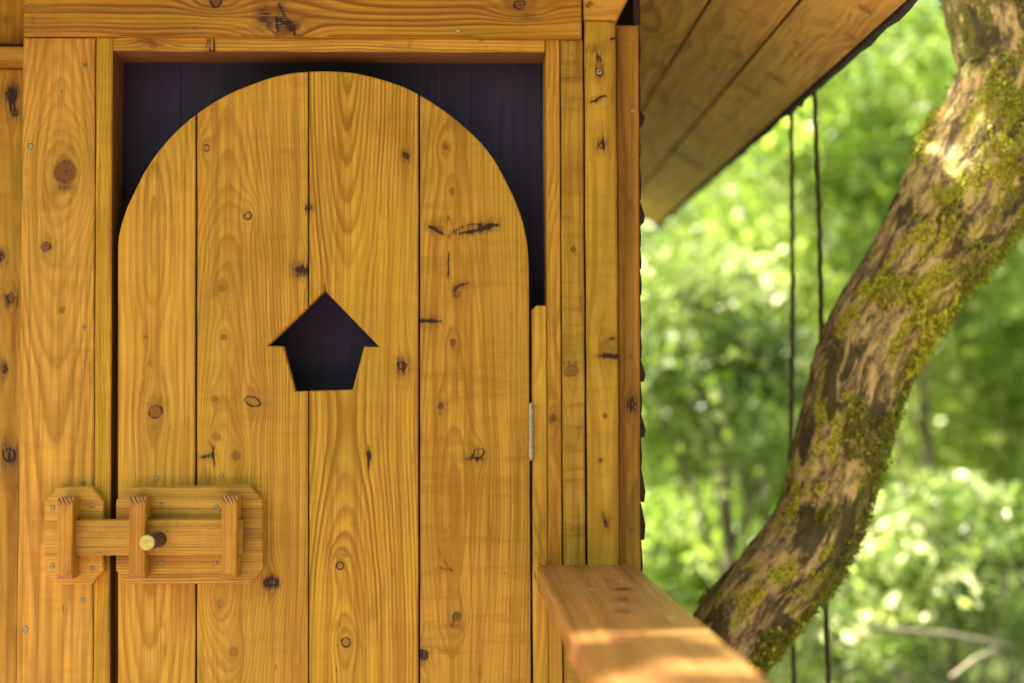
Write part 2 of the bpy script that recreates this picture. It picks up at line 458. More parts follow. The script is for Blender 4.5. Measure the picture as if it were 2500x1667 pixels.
m_p2 = wood('pine_corner_post', strokes=sk(0, [(1484, 868), (1503, 870)], 7, 1.1) + sk(0, [(1440, 251), (1452, 248), (1462, 240), (1478, 236)], 3, 1.0) + sk(0, [(1492, 98), (1502, 94)], 4, 1.3) + sk(0, [(1488, 850), (1482, 838), (1490, 828), (1504, 822)], 2, .6) + sk(0, [(1471, 1252), (1479, 1284)], 6, .9) + sk(0, [(1488, 50), (1489, 58)], 3, .8), pith=(xz(1470, 0, 0)[0], 0.045), spacing=0.009, contrast=.38, seed=13.9, blotch=.35, olive=.6, figure=.35,
    pale=(0.64, 0.315, 0.036), late=(0.42, 0.17, 0.014),
    knots=[kn(1468, 355, 0, 9, .7, 0, .5, 1.2, .8), kn(1463, 178, 0, 9, 1, 0, .5, .4, .45), kn(1492, 850, 0, 24, 1.2, -25, .35, .35, .05),
           kn(1462, 145, 0, 3.2, 1, 0, .5, 1.6, .9), kn(1477, 1015, 0, 3.5, 1, 0, .5, 1.6, .7), kn(1467, 1123, 0, 3.2, 1, 0, .5, 1.6, .7)],
    smears=[sm(1455, 125, 0, 32, 16, .62), sm(1455, 160, 0, 22, 10, .4), sm(1497, 96, 0, 7, 2.4, 1.2), sm(1472, 237, 0, 7, 2.4, 1.3), sm(1450, 247, 0, 5, 2, 1.0),
            sm(1487, 869, 0, 34, 6, .95), sm(1485, 1268, 0, 5, 16, .8), sm(1463, 700, 0, 20, 200, .12), sm(1430, 200, 0, 2, 100, .5)])
cpost = pboard('corner_post', [(1427, 50), (1503, 50), (1521, LOW), (1444, LOW)], YF - 0.004, 0.10, m_p2, house, bevel=0.003, seed=9)
m_end = wood('pine_rafter_end', 'X', pith=(xz(0, 60, 0)[1], 0.02), spacing=0.012, contrast=.25, seed=15.5, blotch=.6,
    pale=(0.68, 0.315, 0.05), late=(0.50, 0.20, 0.022), knots=[kn(1437, 18, 0, 9, .6, 10, .5, .7, .3, 'X')], smears=[sm(1436, 8, 0, 5, 14, .4, 'X')])
pboard('rafter', [(1422, -150), (1608, -150), (1506, 47), (1426, 45)], YF - 0.016, 0.10, m_end, house, seed=10)
m_cb = wood('pine_corner_board', pith=(xz(1590, 0, 0)[0], 0.16), spacing=0.006, contrast=.5, seed=17.1,
    pale=(0.44, 0.185, 0.026), late=(0.25, 0.082, 0.012),
    knots=[kn(1541, 986, .03, 9, .9, 0, .4, 1.0, .8)], smears=[sm(1541, 960, .03, 5, 30, .4), sm(1524, 400, .03, 10, 260, .35), sm(1520, 1050, .03, 9, 300, .35)])  # the two long smears paint shade along the left edge
cboard = pboard('corner_board', [(1505, 62), (1559, 62), (1569, LOW), (1516, LOW)], YF + 0.032, 0.05, m_cb, house, bevel=0.003, seed=11)
m_fill = wood('pine_stop', pith=(xz(1270, 0, 0)[0], 0.10), spacing=0.005, contrast=.55, seed=19.0,
    pale=(0.66, 0.32, 0.040), late=(0.43, 0.165, 0.014), smears=[sm(1322, 1360, 0, 5, 26, .35)])
pboard('door_stop', [(1298, 757), (1309, 746), (1334, 745.5), (1345, LOW), (1306, LOW)], YD + 0.001, 0.07, m_fill, house, seed=12)
m_stop = wood('pine_dark_stop', pith=(xz(230, 0, 0)[0], 0.12), spacing=0.006, contrast=.5, seed=21.0, pale=(0.33, 0.12, 0.03), late=(0.2, 0.06, 0.015))
pboard('door_stop', [(276, 754), (300, 754), (300, LOW), (262, LOW)], 0.045, 0.04, m_stop, house, seed=13)

# ---- wall left of the post, set back
m_wall = wood('pine_wall', pith=(-0.95, 0.30), spacing=0.011, contrast=.5, seed=23.0, blotch=.7, olive=.7, pale=(0.66, 0.30, 0.036),
    knots=[kn(28, 232, .2, 12, 1, 0, .5, .7, .8), kn(35, 275, .2, 9, 1, 0, .5, .8, .8), kn(2, 628, .2, 8, 1, 0, .4, .9, .8), kn(27, 728, .2, 12, .8, 0, .4, .6, .8),
           kn(10, 900, .2, 9, .8, 0, .5, .8, .6), kn(22, 1110, .2, 16, .9, 0, .5, .9, .7)],
    smears=[sm(10, 50, .2, 20, 14, .5), sm(40, 1190, .2, 20, 12, .4)])
for i in range(7):
    a = xz(-5 + 62 - i * 190, 600, 0.2)[0]
    b = xz(-5 - 128 - i * 190 + 4, 600, 0.2)[0]
    from_bm('wall_board', prism_bm([(b, -0.02), (a, -0.02), (a, 1.905), (b, 1.905)], 0.20, 0.225, .002, .0005, 40 + i), m_wall, house)
from_bm('wall_board', prism_bm([(-1.62, 1.955), (-0.78, 1.955), (-0.78, 2.6), (-1.62, 2.1)], 0.20, 0.225, .002, .0005, 60), m_wall, house)
from_bm('wall_ledge', box_bm(-1.62, -0.74, 0.14, 0.225, 1.907, 1.935, 0.002), wood('pine_ledge', 'X', seed=25.0, pith=(1.93, .4), pale=(.62, .28, .06)), house)

# ---- inner boards behind the opening, the room's shade put into their dark colour
ix = [xz(v, 500, .12)[0] for v in (225, 440, 660, 905, 1150, 1390)]
from_bm('inner_backing', box_bm(ix[0], ix[-1], .143, .15, 0.0, 1.96), plain('room_shade_backing', (.03, .022, .035), .9), house)
m_dark = wood('room_shade_wood', pith=(0.2, 0.3), spacing=0.012, contrast=.5, seed=27.0, pale=(0.040, 0.036, 0.078), late=(0.030, 0.028, 0.064), rough=.7, olive=.1)
ix = [xz(v, 500, .12)[0] for v in (225, 440, 660, 905, 1150, 1390)]
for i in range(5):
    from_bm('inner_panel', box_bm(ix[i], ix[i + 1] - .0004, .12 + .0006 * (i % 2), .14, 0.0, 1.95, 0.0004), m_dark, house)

# ---- gable boards above the beam (out of frame)
gz = at_y(100, -150, 0).z
m_gab = wood('pine_gable', seed=29.0, pith=(0, .2), pale=(.6, .28, .035))

# ---- roof: two slopes, boards running along the ridge
EX, EZ, SL = 0.835, at_y(2200, 4, 0.0).z, R(28.0)
RIDGE_X = -0.25
Y_FRONT, Y_BACK = -0.47, 3.35
LX = .47  # left eave lengthened out of view to keep sun off the latch
ridge_z = EZ + (EX - RIDGE_X) * math.tan(SL)
m_roofing = plain('dark_roof_felt', (0.035, 0.03, 0.035), 0.9, var=.4, scale=40, bump=.004)
bm = bmesh.new()
sec = [(EX + .016, EZ - .007), (EX + .003, EZ - .007), (EX + .003, EZ + .030), (RIDGE_X, ridge_z + .036), (2 * RIDGE_X - EX - LX, EZ + .030 - LX * math.tan(SL)),
       (2 * RIDGE_X - EX - LX, EZ + .056 - LX * math.tan(SL)), (RIDGE_X, ridge_z + .066), (EX + .02, EZ + .056)]
NY = 60
prev = None
rnd = random.Random(4)
for j in range(NY + 1):
    y = Y_FRONT - .01 + (Y_BACK - Y_FRONT + .02) * j / NY
    dx = rnd.uniform(-.004, .006); dz = rnd.uniform(-.005, .0)
    ringv = []
    for k, (x, z) in enumerate(sec):
        ringv.append(bm.verts.new((x + (dx if k in (0, 7) else 0), y, z + (dz if k in (0, 1) else 0))))
    if prev:
        for k in range(8):
            bm.faces.new((prev[k], prev[(k + 1) % 8], ringv[(k + 1) % 8], ringv[k]))
    else:
        bm.faces.new(ringv)
    prev = ringv
bm.faces.new(list(reversed(prev)))
roof = from_bm('roof', bm, m_roofing, house)
# soffit planks
PW = 0.156
def roof_pt(s, y, side=1):      # s: distance up the slope from the eave
    x = EX - s * math.cos(SL)
    z = EZ + s * math.sin(SL)
    return Vector((x if side > 0 else 2 * RIDGE_X - x, y, z))
cs, sn = math.cos(SL), math.sin(SL)
nplank = int(((EX - RIDGE_X) / cs) / PW) + 1
slope_len = (EX - RIDGE_X) / cs
def soffit_knot(px, py, r, asp=1.3, rot=30, core=.5, ring=.8, halo=.35):
    # meet the view ray with the soffit plane
    d = ray(px, py)
    n = Vector((sn, 0, cs))
    p0 = Vector((EX, 0, EZ))
    q = EYE + d * ((p0 - EYE).dot(n) / d.dot(n))
    return (q.x, q.y, r * .75, asp, R(rot), core * .8, ring * .7, halo * .5)
SK = [soffit_knot(1812, 28, .008), soffit_knot(1771, 91, .007), soffit_knot(1794, 94, .007), soffit_knot(1800, 135, .016, 1.6), soffit_knot(1742, 168, .010),
      soffit_knot(1945, 105, .008), soffit_knot(1936, 137, .007), soffit_knot(2113, 22, .010, 1.8), soffit_knot(2012, 57, .028, 1.0, 0, .1, .35, 0),
      soffit_knot(1895, 190, .016, 1.8, 20, .5, .4, .6), soffit_knot(1833, 218, .022, 1.5), soffit_knot(1774, 284, .014), soffit_knot(1612, 242, .016), soffit_knot(1702, 265, .012),
      soffit_knot(1675, 385, .05, 1.5), soffit_knot(1608, 163, .02), soffit_knot(1582, 70, .02), soffit_knot(2078, 88, .01, 1.5), soffit_knot(1716, 343, .016)]
soff_m = [wood('soffit_pine_%d' % i, 'Y', pith=(EX - (i + .5) * PW * cs, EZ + .25), spacing=.022, wob=.05, contrast=.7, seed=31 + i * 2.3, along=.8,
               pale=(.90, .46, .10), late=(.56, .24, .05), rough=.5, figure=.1, blotch=.4, knots=SK if i < 3 else SK[:3]) for i in range(4)]
for side in (1, -1):
    for i in range(0 if side > 0 else -3, nplank):
        s0, s1 = i * PW, min((i + 1) * PW - .004, slope_len - .004)
        if s1 <= s0: continue
        bm = bmesh.new()
        a0, a1 = roof_pt(s0, 0, side), roof_pt(s1, 0, side)
        nrm = Vector((sn * side, 0, cs))
        dz = .002 * ((i * 7) % 3 - 1)
        vs = []
        for y in (Y_FRONT, Y_BACK):
            for q in (a0, a1, a1 + nrm * .022, a0 + nrm * .022):
                vs.append(bm.verts.new((q.x, y, q.z + dz)))
        for f in ((0, 1, 2, 3), (7, 6, 5, 4), (0, 4, 5, 1), (1, 5, 6, 2), (2, 6, 7, 3), (3, 7, 4, 0)):
            bm.faces.new([vs[k] for k in f])
        bmesh.ops.bevel(bm, geom=bm.edges[:], offset=.0015, segments=1, affect='EDGES')
        from_bm('soffit_plank', bm, soff_m[min(i, 3)], roof)
# loose flaps of roofing felt hanging under the eave edge
for (px, py, w, h) in ((1950, 232, .09, .026), (1918, 262, .05, .018), (1858, 306, .12, .02), (1760, 390, .2, .018)):
    d = ray(px, py)
    tt = (EX + .015 - EYE.x) / d.x
    y = EYE.y + d.y * tt
    bm = prism_bm([(-w, .03), (w, .03), (w * .9, -h), (w * .3, -h * .7), (-w * .2, -h * 1.1), (-w * .95, -h * .3)], 0, .004, 0, 0)
    for v in bm.verts:
        v.co = Vector((EX + .016 + v.co.y, y + v.co.x * 1.0, EZ + .012 + v.co.z))
    from_bm('felt_flap', bm, m_roofing, roof)
# barge board on the front gable
m_barge = wood('pine_barge', 'X', seed=41., pith=(2.4, .2), pale=(.6, .27, .03))
for side in (1, -1):
    a, b = roof_pt(-.02, 0, side), roof_pt(slope_len, 0, side)
    from_bm('barge_board', prism_bm([(a.x, a.z - .02), (b.x, b.z - .02), (b.x, b.z + .09), (a.x, a.z + .06)], Y_FRONT - .035, Y_FRONT - .012, .002, .0005, 5), m_barge, house)
# gable wall
gl, gr = xz(57, 0, .06)[0], xz(1500, 0, .06)[0]
NG = 9
for i in range(NG):
    x0 = gl + (gr - gl) * i / NG; x1 = gl + (gr - gl) * (i + 1) / NG - .004
    zt = lambda x: EZ + (EX - RIDGE_X - abs(x - RIDGE_X)) * math.tan(SL) - .004
    from_bm('gable_board', prism_bm([(x0, gz - .03), (x1, gz - .03), (x1, zt(x1)), (x0, zt(x0))], 0.095, .115, .002, .0005, 70 + i), m_gab, house)

# ---- right side wall: wavy live-edge cladding seen end on
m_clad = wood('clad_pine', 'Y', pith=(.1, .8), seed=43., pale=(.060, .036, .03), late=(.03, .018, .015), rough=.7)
xw = at_y(1563, 800, .05).x
edges_px = [-40, 60, 150, 262, 300, 385, 486, 540, 600, 655, 716, 800, 870, 925, 1000, 1062, 1130, 1222, 1310, 1400, 1500, 1600, 1750, 1900, 2100, 2300, 2500]
rnd = random.Random(9)
for i in range(len(edges_px) - 1):
    z1 = at_y(1563, edges_px[i], .06).z; z0 = at_y(1563, edges_px[i + 1], .06).z
    bm = bmesh.new()
    n = 30
    pa = pb = None
    big = (.009 if i in (3, 6, 12, 14, 16, 17) else .003) + rnd.uniform(0, .002)
    for j in range(n + 1):
        y = .055 + (Y_BACK - .4 - .055) * j / n
        w = mnoise.noise(Vector((y * 5, i * 3.1, 0))) * .006
        f = big if j < 2 else .008
        prof = [(xw - .01, z0 - .006 + w), (xw + f * .75, z0 - .004 + w), (xw + f, z0 + .35 * (z1 - z0) * (1 if i % 2 else .6) + w), (xw + .001, z1 - .004), (xw - .01, z1 - .002)]
        vs = [bm.verts.new((x, y, z)) for x, z in prof]
        if pa:
            for k in range(5): bm.faces.new((pa[k], pa[(k + 1) % 5], vs[(k + 1) % 5], vs[k]))
        else: bm.faces.new(vs)
        pa = vs
    bm.faces.new(list(reversed(pa)))
    from_bm('cladding_board', bm, m_clad, house)
# plain back, left walls and floor close the house
from_bm('back_wall', box_bm(-1.30, xw - .01, Y_BACK - .4, Y_BACK - .37, 0.0, 2.2), m_wall, house)
from_bm('side_wall', box_bm(-1.32, -1.29, .23, Y_BACK - .38, 0.0, 1.9), m_wall, house)
m_deck = wood('deck_pine', 'X', pith=(-.3, .5), seed=47., pale=(.64, .44, .50), late=(.46, .30, .28), rough=.6)
for i in range(36):
    y0 = -4.5 + i * .125
    from_bm('deck_board', box_bm(-2.2, 2.9, y0, y0 + .118, -.03, 0.0, .002), m_deck, house)
from_bm('floor', box_bm(-1.3, xw - .012, .125, Y_BACK - .38, -.06, 0.0), m_deck, house)
for x in (-1.2, .45):
    for y in (-4.0, -1.8, .1, 2.8):
        bm = bmesh.new()
        bmesh.ops.create_cone(bm, cap_ends=True, segments=20, radius1=.085, radius2=.075, depth=2.2)
        for v in bm.verts: v.co += Vector((x, y, -1.16))
        from_bm('stilt', bm, m_clad, house, True)

# ---- door -----------------------------------------------------------------
ARCH = [(288, 600), (290, 578), (299, 540), (313, 501), (330, 466), (351, 424), (376, 385), (404, 350), (435, 317), (481, 278), (523, 250), (565, 227),
        (611, 208), (663, 190), (709, 180), (751, 176), (790, 174.5), (810, 175), (856, 178), (894, 185), (936, 196), (985, 213), (1021, 231), (1056, 252), (1091, 276),
        (1126, 304), (1161, 336), (1189, 367), (1213, 402), (1234, 441), (1256, 487), (1273, 532), (1284, 578), (1289, 616), (1291, 655)]
def arch_y(x):
    for (x0, y0), (x1, y1) in zip(ARCH, ARCH[1:]):
        if x0 <= x <= x1: return y0 + (y1 - y0) * (x - x0) / max(1e-6, x1 - x0)
def smooth_arch(x0, x1):
    """arch points between two columns, rounded with a Catmull-Rom curve"""
    P = ARCH
    out = []
    for i in range(len(P) - 1):
        p0 = P[max(0, i - 1)]; p1 = P[i]; p2 = P[i + 1]; p3 = P[min(len(P) - 1, i + 2)]
        for j in range(4):
            tt = j / 4.0
            q = [0.5 * ((2 * p1[k]) + (-p0[k] + p2[k]) * tt + (2 * p0[k] - 5 * p1[k] + 4 * p2[k] - p3[k]) * tt * tt + (-p0[k] + 3 * p1[k] - 3 * p2[k] + p3[k]) * tt ** 3) for k in (0, 1)]
            if x0 < q[0] < x1: out.append(tuple(q))
    return out
door_bm = box_bm(xz(320, 0, 0)[0], xz(1260, 0, 0)[0], YD + .026, YD + .05, .25, .36, .002)
m_in = plain('dark_batten_wood', (.09, .05, .04), .7)
door = from_bm('door', door_bm, m_in, house)
from_bm('batten', box_bm(xz(320, 0, 0)[0], xz(1260, 0, 0)[0], YD + .026, YD + .05, .93, 1.0, .002), m_in, door)
door['label'] = 'arched plank door with a birdhouse shaped peephole'
y = YD
K = lambda *a: kn(a[0], a[1], y, *a[2:])
S = lambda *a: sm(a[0], a[1], y, *a[2:])
m_d1 = wood('door_pine_a', pith=(xz(382, 0, 0)[0], .045), spacing=.012, wob=.006, prof=pf([(200, .06), (300, .045), (400, .028), (540, .006), (700, .020), (800, .040), (1000, .046), (1250, .022), (1450, .024), (1700, .06)]), contrast=.72, seed=51.3, along=.55, figure=.1,
    pale=(.71, .335, .042), late=(.45, .165, .013),
    knots=[K(380, 1005, 16, .95, 0, .9, 1.25, .12), K(357, 823, 4, .7, 0, .5, .5, .3), K(364, 886, 4, .6, 0, .5, .5, .3), K(357, 900, 3, .7, 0, .4, .4, .2)],
    smears=[S(372, 985, 22, 5, .25), S(474, 1000, 3, 300, .45), S(470, 330, 4, 60, .3)])
D2S = (sk(YD, [(726, 658), (753, 661)], 8, 1.3) + sk(YD, [(491, 1116), (508, 1113)], 5, .7) + sk(YD, [(520, 1092), (521, 1112), (524, 1135)], 2.5, .9)
       + sk(YD, [(508, 1075), (518, 1092)], 2, .5) + sk(YD, [(645, 1421), (655, 1426), (672, 1427), (678, 1419), (664, 1412), (650, 1415)], 4, 1.0))
m_d2 = wood('door_pine_b', strokes=D2S, pith=(xz(560, 0, 0)[0], .10), spacing=.0055, wob=.009, prof=pf([(150, .10), (450, .082), (600, .058), (900, .045), (1200, .030), (1450, .036), (1700, .075)]), contrast=.55, seed=53.9, along=.7, figure=.32,
    pale=(.69, .325, .038), late=(.45, .165, .012),
    knots=[K(504, 362, 8, 1, 0, .35, 1.1, .15), K(605, 527, 9, 1, 0, .35, 1.1, .15), K(737, 659, 9, 1.6, 0, .3, .2, .35), K(541, 705, 8, 1, 0, .5, .35, .2),
           K(547, 823, 7, 1, 0, .6, .6, .25), K(523, 972, 7, 1.2, 0, .35, .4, .2), K(617, 980, 11, 1.6, -20, .15, 1.0, .22), K(527, 1066, 10, 1, 0, .55, .35, .2),
           K(575, 1112, 10, 1, -20, .65, .4, .2), K(663, 1420, 11, 1.3, 5, .1, .5, .3), K(538, 1472, 11, .8, 0, .45, .3, .15), K(570, 1590, 11, 1, 0, .5, .3, .15), K(752, 508, 5, 1, 0, .4, 1, .8)],
    smears=[S(505, 1113, 22, 9, 0.48), S(521, 1112, 2.5, 22, 0.54), S(509, 1170, 10, 20, 0.18), S(640, 1440, 30, 22, 0.18), S(560, 470, 10, 60, .25), S(640, 560, 60, 50, .16), S(700, 640, 50, 20, .2), S(640, 1000, 40, 30, .18), S(500, 1180, 24, 30, .28), S(650, 1170, 60, 20, .15), S(731, 672, 16, 5, 0.36), S(722, 520, 8, 60, 0.07),
            S(650, 985, 14, 5, 0.21), S(560, 690, 40, 22, 0.08), S(663, 1450, 10, 18, 0.21), S(700, 590, 40, 30, 0.10)])
D3S = sk(YD, [(898, 1106), (901, 1130), (901, 1148)], 2.4, 1.0) + sk(YD, [(845, 394), (848, 378)], 2, .5) + sk(YD, [(793, 709), (793, 694)], 1.8, 1.0)
m_d3 = wood('door_pine_c', strokes=D3S, pith=(xz(850, 0, 0)[0], .048), spacing=.0068, wob=.007, prof=pf([(150, .012), (400, .034), (650, .060), (1000, .078), (1200, .066), (1400, .042), (1700, .022)]), contrast=.95, seed=57.1, along=1.0, figure=.2,
    pale=(.69, .325, .034), late=(.42, .155, .010),
    knots=[K(991, 380, 5, 1, 0, .6, 1.2, .7), K(757, 508, 5, .9, 0, .6, 1.0, .7), K(983, 893, 9, 1.2, -25, .5, 1.2, .6), K(899, 1109, 4, 1, 0, .5, 1.0, .6), K(831, 1380, 9, .9, 0, .55, 1.3, .2),
           K(845, 1567, 11, .95, 0, .6, 1.3, .15)],
    smears=[S(990, 400, 26, 60, .28), S(940, 1010, 26, 60, .22), S(985, 920, 40, 40, .25), S(860, 1190, 24, 50, .2), S(820, 1340, 30, 30, .3), S(960, 300, 50, 60, .14), S(900, 1128, 1.5, 16, 0.52), S(970, 875, 22, 12, 0.26), S(835, 1355, 26, 7, 0.41), S(825, 1525, 22, 12, 0.38), S(868, 1280, 16, 6, 0.26), S(905, 880, 26, 60, 0.09)])
D4S = (sk(YD, [(1048, 553), (1066, 563), (1084, 573)], 5, .9) + sk(YD, [(1097, 578), (1108, 566), (1126, 555), (1150, 548), (1178, 547)], 3, .7)
       + sk(YD, [(1122, 571), (1150, 565), (1178, 560), (1196, 553)], 4.2, .95) + sk(YD, [(1178, 556), (1212, 550)], 6, 1.0) + sk(YD, [(1096, 618), (1094, 672)], 3, 1.1) + sk(YD, [(1094, 670), (1096, 690)], 2, .5)
       + sk(YD, [(1108, 710), (1122, 696), (1145, 691)], 3.5, .9) + sk(YD, [(1026, 783), (1052, 783)], 7, 1.2) + sk(YD, [(1052, 783), (1076, 785)], 5, .7)
       + sk(YD, [(1085, 560), (1094, 530), (1104, 545), (1110, 570)], 2.2, .45) + sk(YD, [(1140, 1118), (1175, 1118)], 6, .6) + sk(YD, [(1077, 1385), (1102, 1392)], 2, .7)
       + sk(YD, [(1078, 1275), (1086, 1300), (1098, 1282)], 2, .4) + sk(YD, [(1072, 1340), (1086, 1372), (1104, 1392)], 2, .5) + sk(YD, [(1068, 1580), (1080, 1588), (1092, 1588)], 2, .5))
m_d4 = wood('door_pine_d', strokes=D4S, pith=(xz(1110, 0, 0)[0], .075), spacing=.0062, wob=.010, prof=pf([(200, .085), (560, .070), (1000, .050), (1200, .034), (1450, .060), (1700, .075)]), contrast=.60, seed=61.7, along=.9, figure=.55, blotch=.55,
    pale=(.66, .315, .036), late=(.43, .165, .012),
    knots=[K(1086, 358, 8, .7, 15, .9, .3, .2), K(1104, 467, 7, 1, 0, .6, .4, .25), K(1115, 717, 6, 1.3, 30, .6, .7, .4), K(1106, 836, 7, .9, 20, .6, .6, .35), K(1076, 991, 6, .9, -20, .6, .9, .4),
           K(1168, 1107, 10, 1.7, 18, .1, 1.3, .4), K(1034, 1596, 9, 1, 0, .8, 1.3, .7), K(1114, 1505, 11, 1, 0, .9, .5, .4)],
    smears=[S(1063, 556, 20, 5, 0.35), S(1077, 566, 10, 4, 0.30), S(1175, 560, 26, 5, 0.55), S(1200, 549, 22, 4, 0.60), S(1140, 570, 20, 5, 0.30), S(1094, 640, 1.6, 34, 0.55), S(1055, 784, 20, 3.2, 0.55), S(1032, 784, 9, 3, 0.60),
            S(1150, 635, 34, 46, .22), S(1205, 640, 40, 40, .16), S(1075, 540, 30, 16, .3), S(1190, 535, 40, 12, .3), S(1160, 1060, 20, 40, .15), S(1230, 900, 30, 120, .14), S(1072, 1300, 16, 50, .22), S(1100, 1400, 40, 60, .14), S(1070, 280, 16, 60, .25), S(1150, 300, 60, 40, .14), S(1120, 703, 20, 4, 0.35), S(1150, 690, 40, 60, 0.11), S(1155, 1122, 26, 5, 0.30), S(1100, 1527, 26, 8, 0.38), S(1084, 1480, 22, 26, 0.07), S(1060, 1350, 14, 60, 0.08), S(1075, 1385, 20, 5, 0.20),
            S(1060, 1625, 14, 20, 0.17), S(1200, 850, 30, 90, 0.06)])
bl = [(288, LOW), (288, 600)] + smooth_arch(288.5, 476.2)[1:] + [(476.5, arch_y(476.5)), (475.5, LOW)]
pboard('plank', bl, YD, .024, m_d1, door, bevel=.0014, wobble=0.0003, seed=21)
bl = [(480.5, LOW), (481.5, arch_y(481.5))] + smooth_arch(482.5, 750.5) + [(751.3, arch_y(751.3)), (751.3, 750.3), (654, 844), (692, 845), (721, 955), (751.3, 954), (751.3, LOW)]
pboard('plank', bl, YD, .024, m_d2, door, bevel=.0018, wobble=0.0003, seed=22)
bl = [(755, LOW), (755, 953.8), (861, 951), (889, 846), (927, 847), (793, 709), (755, 746.7), (755, arch_y(755))] + smooth_arch(756, 1020) + [(1020.8, arch_y(1020.8)), (1020.8, LOW)]
pboard('plank', bl, YD, .024, m_d3, door, bevel=.0018, wobble=0.0003, seed=23)
bl = [(1026, LOW), (1026, arch_y(1026))] + smooth_arch(1027, 1290.8) + [(1291, 655), (1300, LOW)]
pboard('plank', bl, YD, .024, m_d4, door, bevel=.0014, wobble=0.0003, seed=24)

# hinge: five knuckles on a pin
m_zinc = plain('pale_zinc', (0.36, 0.36, 0.27), .45, .8, .22, 160)
hx, hz0 = xz(1296.5, 1118, YD); _, hz1 = xz(1296.5, 988, YD)
bm = bmesh.new()
N = 5
for i in range(N):
    r = bmesh.ops.create_cone(bm, cap_ends=True, segments=20, radius1=.0046, radius2=.0046, depth=(hz1 - hz0) / N - .0014)
    for v in r['verts']: v.co += Vector((hx, YD - .004, hz0 + (hz1 - hz0) * (i + .5) / N))
for z in (hz0 - .001, hz1 + .001):
    r = bmesh.ops.create_uvsphere(bm, u_segments=14, v_segments=8, radius=.004)
    for v in r['verts']: v.co += Vector((hx, YD - .004, z))
r = bmesh.ops.create_cone(bm, cap_ends=True, segments=12, radius1=.0026, radius2=.0026, depth=hz1 - hz0)
for v in r['verts']: v.co += Vector((hx, YD - .004, (hz0 + hz1) / 2))
hinge = from_bm('hinge', bm, m_zinc, door, True)
hinge.data.set_sharp_from_angle(angle=R(45))

# screws --------------------------------------------------------------------
m_brass = plain('brass_screw', (0.62, 0.50, 0.24), .35, .8, .25, 200)
m_dull = plain('dull_screw', (0.22, 0.19, 0.14), .5, .7, .3, 200)
m_hole = plain('dark_screw_hole', (0.035, 0.018, 0.014), .9)  # dark colour for the screw's rim and recess
def screw_mesh(mats, deep=False):
    bm = bmesh.new()
    seg = 20
    def ringv(r, y, star=0):
        return [bm.verts.new((r * (1 + (star * math.cos(6 * 2 * math.pi * k / seg * 1.0))) * math.cos(2 * math.pi * k / seg), y,
                              r * (1 + (star * math.cos(6 * 2 * math.pi * k / seg))) * math.sin(2 * math.pi * k / seg))) for k in range(seg)]
    rs = [(1.16, -.00025, 1), (1.0, .0002, 1), (.95, -.0005, 0), (.8, -.0009, 0), (.42, -.0009, 0), (.36, .0012, 1)]
    prev = None
    for r, yy, mi in rs:
        cur = ringv(r, yy, .12 if r < .5 else 0)
        if prev:
            for k in range(seg):
                f = bm.faces.new((prev[k], prev[(k + 1) % seg], cur[(k + 1) % seg], cur[k]))
                f.material_index = 1 if (mi == 1) else 0
        prev = cur
    f = bm.faces.new(prev); f.material_index = 1
    bmesh.ops.recalc_face_normals(bm, faces=bm.faces[:])
    me = bpy.data.meshes.new('screw'); bm.to_mesh(me); bm.free()
    for m in mats: me.materials.append(m)
    return me
sc_b = screw_mesh([m_brass, m_hole]); sc_d = screw_mesh([m_dull, m_hole]); sc_z = screw_mesh([m_zinc, m_hole])
def screw(px, py, yy, rpx, parent, me=sc_b):
    p = at_y(px, py, yy)
    o = link('screw', me, parent, (p.x, yy - .0004, p.z))
    s = rpx * .00075
    o.scale = (s, 1, s)
    o.rotation_euler = (0, random.uniform(0, 1), 0)
    return o
YB = YF - .012
screw(77, 13, YB, 4.2, beam, sc_z); screw(476, 71, YB, 3.6, beam, sc_d); screw(1118, 75, YB, 5, beam, sc_b)
screw(74, 358, YF, 6.3, post, sc_z); screw(208, 160, YF, 4, post, sc_d); screw(206, 799, YF, 4, post, sc_z); screw(204, 1179, YF, 4.5, post, sc_d)
screw(201, 1464, YF, 5, post, sc_z); screw(62, 1535, YF, 6, post, sc_z)
screw(1393, 138, YF + .003, 4.5, trim, sc_b)
screw(1463, 176, YF - .004, 7, cpost, sc_z)
screw(1544, 270, YF + .032, 5.2, cboard, sc_b); screw(1541, 869, YF + .032, 4.5, cboard, sc_d); screw(1543, 1292, YF + .032, 4.5, cboard, sc_d)
screw(383, 1166, YD, 4.5, door, sc_z); screw(541, 1160, YD, 4.5, door, sc_z)

# ---- wooden bolt ------------------------------------------------------------
def board_wood(nm, axis, seed, **kw):
    d = dict(pale=(.70, .335, .055), late=(.43, .165, .018), spacing=.0052, contrast=.6, wob=.01)
    d.update(kw)
    return wood(nm, axis, seed=seed, **d)
m_strike = board_wood('bolt_pine_a', 'X', 71., pith=(.62, .08), knots=[], smears=[sm(160, 1298, -.02, 40, 1.2, .7, 'X'), sm(215, 1224, -.02, 22, 5, .25, 'X')])
m_plate = board_wood('bolt_pine_b', 'X', 73., pith=(.66, .06), late=(.36, .145, .017), contrast=.8,
    smears=[sm(400, 1254, -.02, 50, 8, .5, 'X'), sm(600, 1270, -.02, 30, 60, .4, 'X'), sm(560, 1200, -.02, 60, 4, .3, 'X')])
m_bar = board_wood('bolt_pine_c', 'X', 75., pith=(.5, .05), contrast=.7, pale=(.74, .35, .06))
m_keep = board_wood('bolt_pine_d', 'Z', 77., pith=(-.8, .03), spacing=.0056, pale=(.66, .29, .04), late=(.40, .145, .014))
PT = .024
yS = YF - PT
yP = YD - PT - .006
strike = pboard('strike_board', [(108, 1225), (140, 1190), (222, 1188), (253, 1224), (252, 1391), (224, 1424), (141, 1427), (109, 1400)], yS, PT - .0005, m_strike, house, .0018, .0004, 31)
